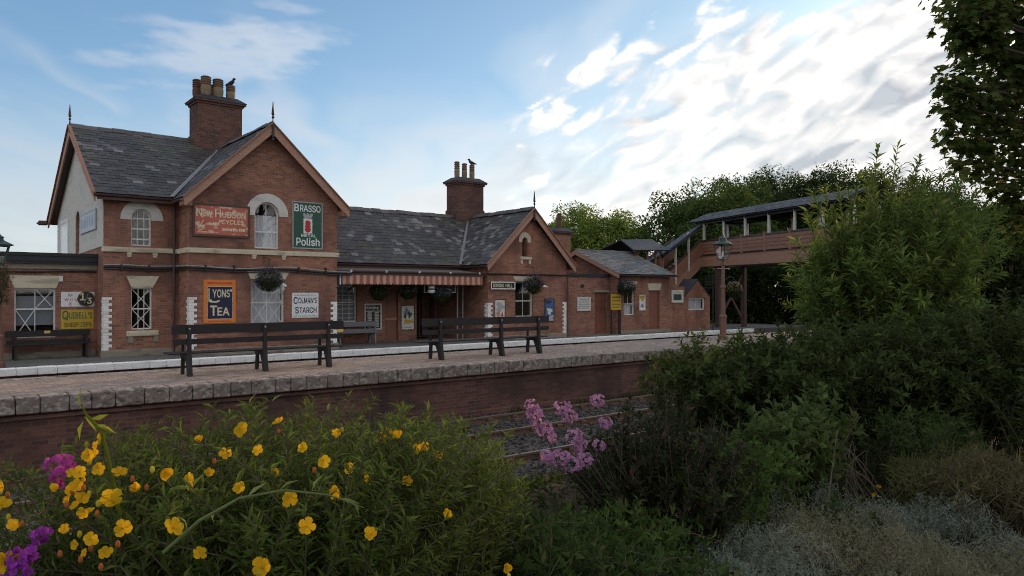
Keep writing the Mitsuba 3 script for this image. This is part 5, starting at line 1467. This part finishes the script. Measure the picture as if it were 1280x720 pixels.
k, tips, r = plant('dark_bush', 'dark leafy bush behind the pink phlox spikes', (3.55, 2.95, .05), 230, .60, 1.32, 60, .05, .40, (.028, .042, .02), (.06, .06, .035), 110, None, .1, .9, .3, 'm_bark', .4, 'bush', (.11, .06, .05), .10)

# garden in the right half
spots = [  # x, y from pixels: px, D, radius, height, label, hue, leaf, ratio, K, per
    (600, 3.3, .55, .75, 'low leafy plants between the yellow shrub and the rails', 0, .05, .35, 110, 44),
    (690, 3.2, .55, .72, 'low mixed green plants in front of the pink phlox', 0, .05, .35, 110, 44),
    (775, 3.9, .55, .58, 'green weeds left of the bright leafy clump', 1, .05, .40, 120, 40),
    (845, 4.7, .62, .70, 'bright leafy green clump in the middle of the garden', 1, .055, .42, 130, 40),
    (905, 5.1, .60, .72, 'leafy green clump right of the bright one, mixed with nettles', 1, .055, .42, 120, 40),
    (965, 5.6, .50, .82, 'broad leaved yellow green plant before the dark hollow', 2, .085, .45, 60, 30),
    (1010, 5.9, .45, .95, 'broad leaved plant beside the brown dry stems', 2, .085, .45, 50, 30),
    (1215, 5.2, .60, .55, 'yellowish grass tuft plant at the right of the grey flowering mat', 3, .10, .08, 160, 30),
    (1265, 4.8, .60, .62, 'reddish tipped tuft plant at the edge of the grey flowering mat', 4, .09, .10, 160, 30),
    (1150, 6.2, .55, .75, 'dark low plant in the hollow before the hedge', 0, .06, .35, 90, 36),
    (830, 3.3, .50, .50, 'dark green low plants in the near middle', 0, .045, .38, 110, 40),
    (760, 2.9, .50, .62, 'dark green leafy plants beside the near yellow shrub', 0, .045, .38, 110, 40)]
hue = [((.045, .075, .022), (.09, .13, .038)), ((.065, .11, .028), (.12, .175, .045)), ((.075, .11, .035), (.13, .17, .055)), ((.12, .125, .045), (.19, .18, .07)), ((.10, .095, .045), (.19, .155, .08))]
for n, (px, D, rad, h, lab, hh, L_, ra, K, per) in enumerate(spots):
    p = at_px(px, 500, D)
    p[2] = float(ground_z(p[0], p[1]))
    plant('garden_plant', lab, p, K, rad, h, per, L_, ra, *hue[hh], 120 + n, None, .10, .95, .25, 'm_bark', .55, 'plant', (.12, .12, .05), .06)
r = np.random.default_rng(77)
for n, (px, py, D, s) in enumerate(((1097, 608, 5.6, .05), (1092, 618, 5.6, .045), (968, 622, 5.4, .04))):
    kk = ('garden_plant_006', 'garden_plant_006', 'garden_plant_005')[n]
    blossoms(kk, [at_px(px, py, D)], s, YEL, r)


# grey flowering mat (santolina like): thin grey stems with tiny heads
def grey_mat():
    r = np.random.default_rng(31)
    k = tag('grey_flowering_mat', 'low mounds of fine silvery grey green sprigs covering the garden ground', kind='stuff')
    n = 19000
    px, D = r.uniform(800, 1420, n), r.uniform(2.3, 5.2, n)
    u = (px - 640) / F_PX
    x, y = (math.cos(YAW) + u * math.sin(YAW)) * D, (math.sin(YAW) - u * math.cos(YAW)) * D
    pn = meshkit.fbm(np.stack([x * 1.5, y * 1.5, x * 0], 1), 3, 8)
    keep = (pn > .36 + .12 * (px < 870)) & (D > 2.3 + (px < 860) * 1.0)
    x, y, pn = x[keep], y[keep], pn[keep]
    n = len(x)
    g = ground_z(x, y)
    tuft = meshkit.fbm(np.stack([x * 3.4, y * 3.4, x * 0 + 2], 1), 3, 15)
    H = .10 + .16 * pn + .55 * np.clip(tuft - .28, 0, .5)                                   # the mounds
    ln = r.uniform(.09, .17, n)
    up = unit(rand_dir(n, r) * .75 + [0, 0, .95])
    t = np.stack([x, y, g + H * r.uniform(.55, 1.05, n)], 1)
    b = t - up * ln[:, None]
    tone = r.random((n, 1))
    c1 = np.array([.22, .26, .19]) * (1 - tone) + np.array([.40, .42, .35]) * tone
    reddish = (meshkit.fbm(np.stack([x * .9, y * .9, x * 0 + 5], 1), 2, 4) > .62)
    c1[reddish] = c1[reddish] * [1.0, .84, .68]
    w = .0013
    side = unit(np.cross(up, rand_dir(n, r))) * w
    v1 = np.stack([b - side, b + side, t], 1)
    V, Fc, C = [v1.reshape(-1, 3)], [np.arange(3 * n).reshape(-1, 3)], [np.repeat(c1 * .8, 3, 0)]
    off = 3 * n
    rep = 8
    tt = r.uniform(.1, 1.0, (n, rep, 1))
    P = (b[:, None] * (1 - tt) + t[:, None] * tt).reshape(-1, 3)
    (lv, lf), lc = leaf_mesh(P, unit(np.repeat(up, rep, 0) * .7 + rand_dir(len(P), r)), rand_dir(len(P), r), r.uniform(.014, .034, len(P)), r.uniform(.003, .006, len(P)), np.repeat(c1, rep, 0) * r.uniform(.65, 1.1, (len(P), 1)))
    V.append(lv); Fc.append(lf + off); C.append(lc)
    scene[k] = mikit.ply((np.vstack(V), np.vstack(Fc)), 'm_leaf', color=np.vstack(C))


grey_mat()


def dry_stems():
    r = np.random.default_rng(41)
    k = thing('dry_stem_clump', 'clump of bare brown stems leaning before the dark hollow', 'plant')
    b0 = at_px(1062, 660, 5.7); b0[2] = .28
    for q in range(34):
        top = at_px(r.uniform(1005, 1085), r.uniform(520, 575), 5.7 + r.uniform(-.4, .4)) + [0, 0, r.uniform(-.25, .05)]
        b = b0 + np.array([r.normal(0, .16), r.normal(0, .16), 0])
        put('stem', tube(stems_of(b[None], top[None], r, .06, 7)[0], np.linspace(.007, .002, 7), 5, False), 'm_vc', k, color=np.array([.17, .135, .10]) * r.uniform(.6, 1.2))


dry_stems()

# dark hedge behind the garden, between it and the line
for n, (px, D, w_) in enumerate(((900, 7.6, .9), (985, 7.4, .9), (1065, 7.4, .9), (1145, 7.2, .9), (1225, 7.0, .9), (1310, 6.8, 1.0), (1400, 6.5, 1.1))):
    p = at_px(px, 500, D)
    p[2] = float(ground_z(p[0], p[1]))
    plant('hedge_shrub', ['dark shrub at the near end of the hedge behind the green weeds', 'dark shrub, second of the hedge, behind the broad leaved plants', 'dark shrub of the hedge right behind the dry stems', 'dark shrub of the hedge under the willow leaved bush', 'dark shrub of the hedge behind the lilac flower', 'dark hedge shrub under the sycamore, cut by the frame', 'dark hedge shrub beyond the frame edge'][n],
          p, 170, w_, 1.25 + .1 * (n % 3) + .25 * (n > 2), 58, .075, .38, (.044, .068, .024), (.105, .135, .045), 160 + n, 'dark hedge behind the garden', .08, .95, .2, 'm_bark', .5, 'shrub', (.07, .08, .03), .05, .2)


# low ground cover over the bank and the garden floor
def ground_cover():
    r = np.random.default_rng(51)
    n = 42000
    x, y = r.uniform(-2.5, 9.5, n), r.uniform(.4, 7.2, n)
    pn = meshkit.fbm(np.stack([x * 1.1, y * 1.1, x * 0], 1), 3, 12)
    keep = (pn > .40) & (np.hypot(x, y) > 1.2)
    x, y, pn = x[keep], y[keep], pn[keep]
    n = len(x)
    P = np.stack([x, y, ground_z(x, y) + r.uniform(0, .10, n) * pn], 1)
    L = r.uniform(.04, .11, n)
    (v, f), c = leaf_mesh(P, rand_dir(n, r) * [1, 1, .5] + [0, 0, .55], rand_dir(n, r) + [0, 0, 1.0], L, L * r.uniform(.2, .5, n), hues(n, (.028, .048, .015), (.065, .09, .028), r, .3, (.11, .09, .05), .1))
    scene['ground_cover'] = mikit.ply((v, f), 'm_leaf', color=c)
    tag('ground_cover', 'low weeds and creeping leaves over the garden floor and the bank', kind='stuff')


ground_cover()

# ---------------------------------------------------------------- hanging baskets, lamps, birds


def basket(label, x, y, z, rad, seed, hang, col=((.05, .05, .10), (.13, .11, .24)), group=None):
    r = np.random.default_rng(seed)
    k = thing('hanging_basket', label, 'hanging basket', group)
    m = lathe([(0, -rad * .75), (rad * .35, -rad * .68), (rad * .6, -rad * .3), (rad * .62, 0), (0, .02)], (x, y, z), 14)
    put('bowl', m, 'm_sleeper', k, smooth=40)
    ch = [tube([(x + rad * .6 * math.cos(a), y + rad * .6 * math.sin(a), z), (x, y, z + rad * 1.5)], .006, 4, False) for a in (0, 2.1, 4.2)]
    ch += [tube(np.array(hang), .014, 6)]
    put('chain', cat(*ch), 'm_black', k)
    n = 1500
    d = rand_dir(n, r)
    P = np.array([x, y, z - rad * .05]) + d * rad * r.uniform(.55, 1.02, (n, 1)) * [1, 1, .85]
    (v, f), c = leaf_mesh(P, unit(d + rand_dir(n, r) * .7 + [0, 0, -.3]), unit(d + [0, 0, .8]), r.uniform(.05, .10, n), .035, hues(n, (.03, .05, .02), (.055, .08, .03), r))
    put('foliage', (v, f), 'm_leaf', k, color=c); tag(k + '__foliage', kind='stuff')
    n = 420
    d = rand_dir(n, r); d[:, 2] = np.abs(d[:, 2]) * 1.0 - .25
    P = np.array([x, y, z + rad * .05]) + unit(d) * rad * r.uniform(.9, 1.1, (n, 1))
    (v, f), c = leaf_mesh(P, unit(d + rand_dir(n, r)), d + rand_dir(n, r) * .3, r.uniform(.035, .06, n), .04, hues(n, *col, r, .3, (.40, .30, .38), .10))
    put('blossom', (v, f), 'm_leaf', k, color=c); tag(k + '__blossom', kind='stuff')
    return k


def wall_hang(x, y, z, rad, wall):
    return [(x, wall, z + rad * 1.6 + .12), (x, wall - .08, z + rad * 1.6 + .14), (x, y - .02, z + rad * 1.6 + .06), (x, y, z + rad * 1.5)]


basket('purple hanging basket before the lattice window of the station house', 8.98, 23.95, 2.42, .40, 1, wall_hang(8.98, 23.95, 2.42, .40, 24.5))
basket('green hanging basket at the left under the striped canopy', 13.8, 25.3, 2.05, .36, 2, [(13.8, 25.3, 2.59), (13.8, 25.3, 2.85)], ((.05, .08, .03), (.10, .12, .06)))
basket('pale grey green hanging basket under the middle of the canopy', 15.2, 25.5, 2.08, .36, 3, [(15.2, 25.5, 2.62), (15.2, 25.5, 2.87)], ((.16, .17, .15), (.26, .26, .24)))
basket('blue purple hanging basket in front of the black hanging board', 16.45, 24.95, 1.95, .36, 4, [(16.45, 24.95, 2.49), (16.45, 24.95, 2.82)], ((.08, .09, .17), (.16, .17, .30)))
basket('dark purple hanging basket before the window of the gabled wing', 20.50, 23.95, 2.35, .42, 5, wall_hang(20.50, 23.95, 2.35, .42, 24.5))
basket('dark hanging basket at the corner of the small block above the yellow notice', 26.45, 24.0, 2.25, .42, 6, wall_hang(26.45, 24.0, 2.25, .42, 24.5))
k = thing('wall_lamp', 'small white shaded lamp on a bracket right of the wing window basket', 'lamp')
put('arm', tube([(21.2, 24.5, 2.35), (21.2, 24.2, 2.42), (21.2, 24.1, 2.34)], .016, 6), 'm_black', k)
put('lamp_shade', lathe([(.02, .06), (.20, -.02), (.20, -.05), (.0, -.03)], (21.2, 24.1, 2.30), 14), 'm_frame_white', k)
k = thing('wall_lamp', 'small white shaded lamp beside the purple basket of the station house', 'lamp')
put('arm', tube([(9.45, 24.5, 2.35), (9.45, 24.1, 2.42), (9.45, 24.0, 2.32)], .016, 6), 'm_black', k)
put('lamp_shade', lathe([(.02, .10), (.15, .0), (.15, -.04), (.0, -.02)], (9.45, 24.0, 2.25), 14), 'm_frame_white', k)
put('globe', lathe([(0, .02), (.06, 0), (.08, -.08), (.04, -.16), (0, -.18)], (9.45, 24.0, 2.22), 12), 'm_lamp_globe', k)
k = thing('wall_lamp', 'round white lamp hanging under the middle of the striped canopy', 'lamp')
put('arm', tube([(16.0, 25.0, 2.82), (16.0, 25.0, 2.3)], .014, 6), 'm_black', k)
put('lamp_shade', lathe([(.02, .26), (.13, .20), (.15, .02), (.12, -.06), (0, -.08)], (16.0, 25.0, 2.06), 14), 'm_lamp_globe', k)
put('band', lathe([(.155, .06), (.16, .06), (.16, .12), (.15, .12)], (16.0, 25.0, 2.06), 14), 'm_black', k)


def lamp_post(label, x, y, z, top, bask):
    k = thing('lamp_post', label, 'lamp post')
    H = top - z
    put('column', lathe([(0, 0), (.17, 0), (.17, .12), (.12, .16), (.12, .75), (.14, .78), (.14, .84), (.085, .9), (.075, H * .5), (.10, H * .505), (.10, H * .52), (.07, H * .53), (.06, H - 1.02), (.09, H - 1.0), (.09, H - .96), (.05, H - .93), (.04, H - .80), (0, H - .79)], (x, y, z), 16), 'm_lamp_brown', k, smooth=35)
    put('ladder_bar', cat(tube([(x - .32, y, top - 1.12), (x + .36, y, top - 1.12)], .016, 6), tube([(x + .36, y, top - 1.12), (x + .38, y, top - 1.12)], .03, 6)), 'm_galv', k)
    zb, zt = top - .78, top - .30
    b, t_ = .11, .23
    l = put('lantern', cat(*[beam((x + sx * b, y + sy * b, zb), (x + sx * t_, y + sy * t_, zt), .025, .025) for sx in (-1, 1) for sy in (-1, 1)], bx(x - b - .02, x + b + .02, y - b - .02, y + b + .02, zb - .04, zb), ext(sbox(x - t_ - .02, y - t_ - .02, x + t_ + .02, y + t_ + .02).difference(sbox(x - t_ + .02, y - t_ + .02, x + t_ - .02, y + t_ - .02)), .03, 'xy', zt)), 'm_lamp_green', k)
    for (ax, ay) in ((0, -1), (0, 1), (1, 0), (-1, 0)):
        pr = np.array([[-1, 0], [1, 0]])
        c = []
        for (rr, zz) in ((b, zb), (t_, zt)):
            for s_ in (-1, 1):
                c.append((x + ax * rr + (s_ * rr if ax == 0 else 0), y + ay * rr + (s_ * rr if ay == 0 else 0), zz))
        put('glass', (np.array(c), np.array([[0, 1, 3], [0, 3, 2]])), 'm_glass', l)
    put('mantle', lathe([(0, 0), (.035, .02), (.045, .1), (.03, .2), (0, .22)], (x, y, zb + .05), 10), 'm_lamp_globe', l)
    put('hood', cat(lathe([(t_ * 1.5, 0), (t_ * 1.5, .02), (.12, .14), (.11, .20), (.14, .21), (.05, .28), (.02, .36), (0, .40)], (x, y, zt + .03), 4 if False else 12)), 'm_lamp_green', l, smooth=30)
    if bask:
        put('bracket', tube([(x, y, top - 1.55), (x + .30, y - .12, top - 1.40), (x + .42, y - .16, top - 1.46)], .016, 6), 'm_black', k)
    return k


lamp_post('brown station lamp post with a green lantern on the island platform before the footbridge', 22.1, 15.5, ISL, 3.98, True)
basket('purple and yellow hanging basket on the platform lamp post', 22.52, 15.34, 2.10, .27, 7, [(22.52, 15.34, 2.50), (22.52, 15.34, 2.53)], ((.10, .09, .20), (.40, .32, .08)))
lamp_post('lamp post with a grey lantern roof before the flat roofed annexe', 1.62, 24.0, 0, 3.55, False)
k, tips, r = plant('climbing_plant', 'pale pink flowered climber round the lamp post at the outer edge', (1.66, 23.85, 1.7), 40, .30, 1.25, 40, .06, .4, (.07, .10, .03), (.12, .15, .05), 300, None, .15, .9, .1, 'm_bark', .5, 'plant', (.55, .25, .25), .22, .05)


def bird(label, x, y, z, yaw):
    """a perched jackdaw, one continuous body"""
    import manifold3d as m3
    J = {'t': (-.17, 0, .02, .012), 'r': (-.07, 0, .05, .04), 'b': (.02, 0, .08, .062), 'c': (.07, 0, .12, .05), 'n': (.09, 0, .165, .036), 'h': (.105, 0, .195, .036), 'k': (.165, 0, .19, .006), 'f': (.02, .025, .0, .008), 'g': (.02, -.025, .0, .008), 'p': (.015, .025, .05, .018), 'q': (.015, -.025, .05, .018)}
    def sph(j):
        return m3.Manifold.sphere(j[3], 14).translate(j[:3])
    parts = [m3.Manifold.batch_hull([sph(J[a]), sph(J[b])]) for a, b in ('tr', 'rb', 'bc', 'cn', 'nh', 'hk', 'pf', 'qg')]
    mm = m3.Manifold.batch_boolean(parts, m3.OpType.Add).refine_to_length(.02)
    me = mm.to_mesh()
    tm = trimesh.Trimesh(me.vert_properties[:, :3], me.tri_verts)
    trimesh.smoothing.filter_taubin(tm, iterations=6)
    c, s = math.cos(yaw), math.sin(yaw)
    v = np.array(tm.vertices) * 1.35
    v = np.stack([v[:, 0] * c - v[:, 1] * s + x, v[:, 0] * s + v[:, 1] * c + y, v[:, 2] + z], 1)
    k = thing('bird', label, 'bird')
    put('body', (v, np.array(tm.faces)), 'm_bird', k, smooth=True)
    return k


bird('black bird perched on the right pot of the big chimney', 9.63, 29.9, 9.70 + .60, -.8)
bird('black bird perched on the end pot of the three pot chimney', 21.03, 29.2, 7.50 + .78, 2.4)
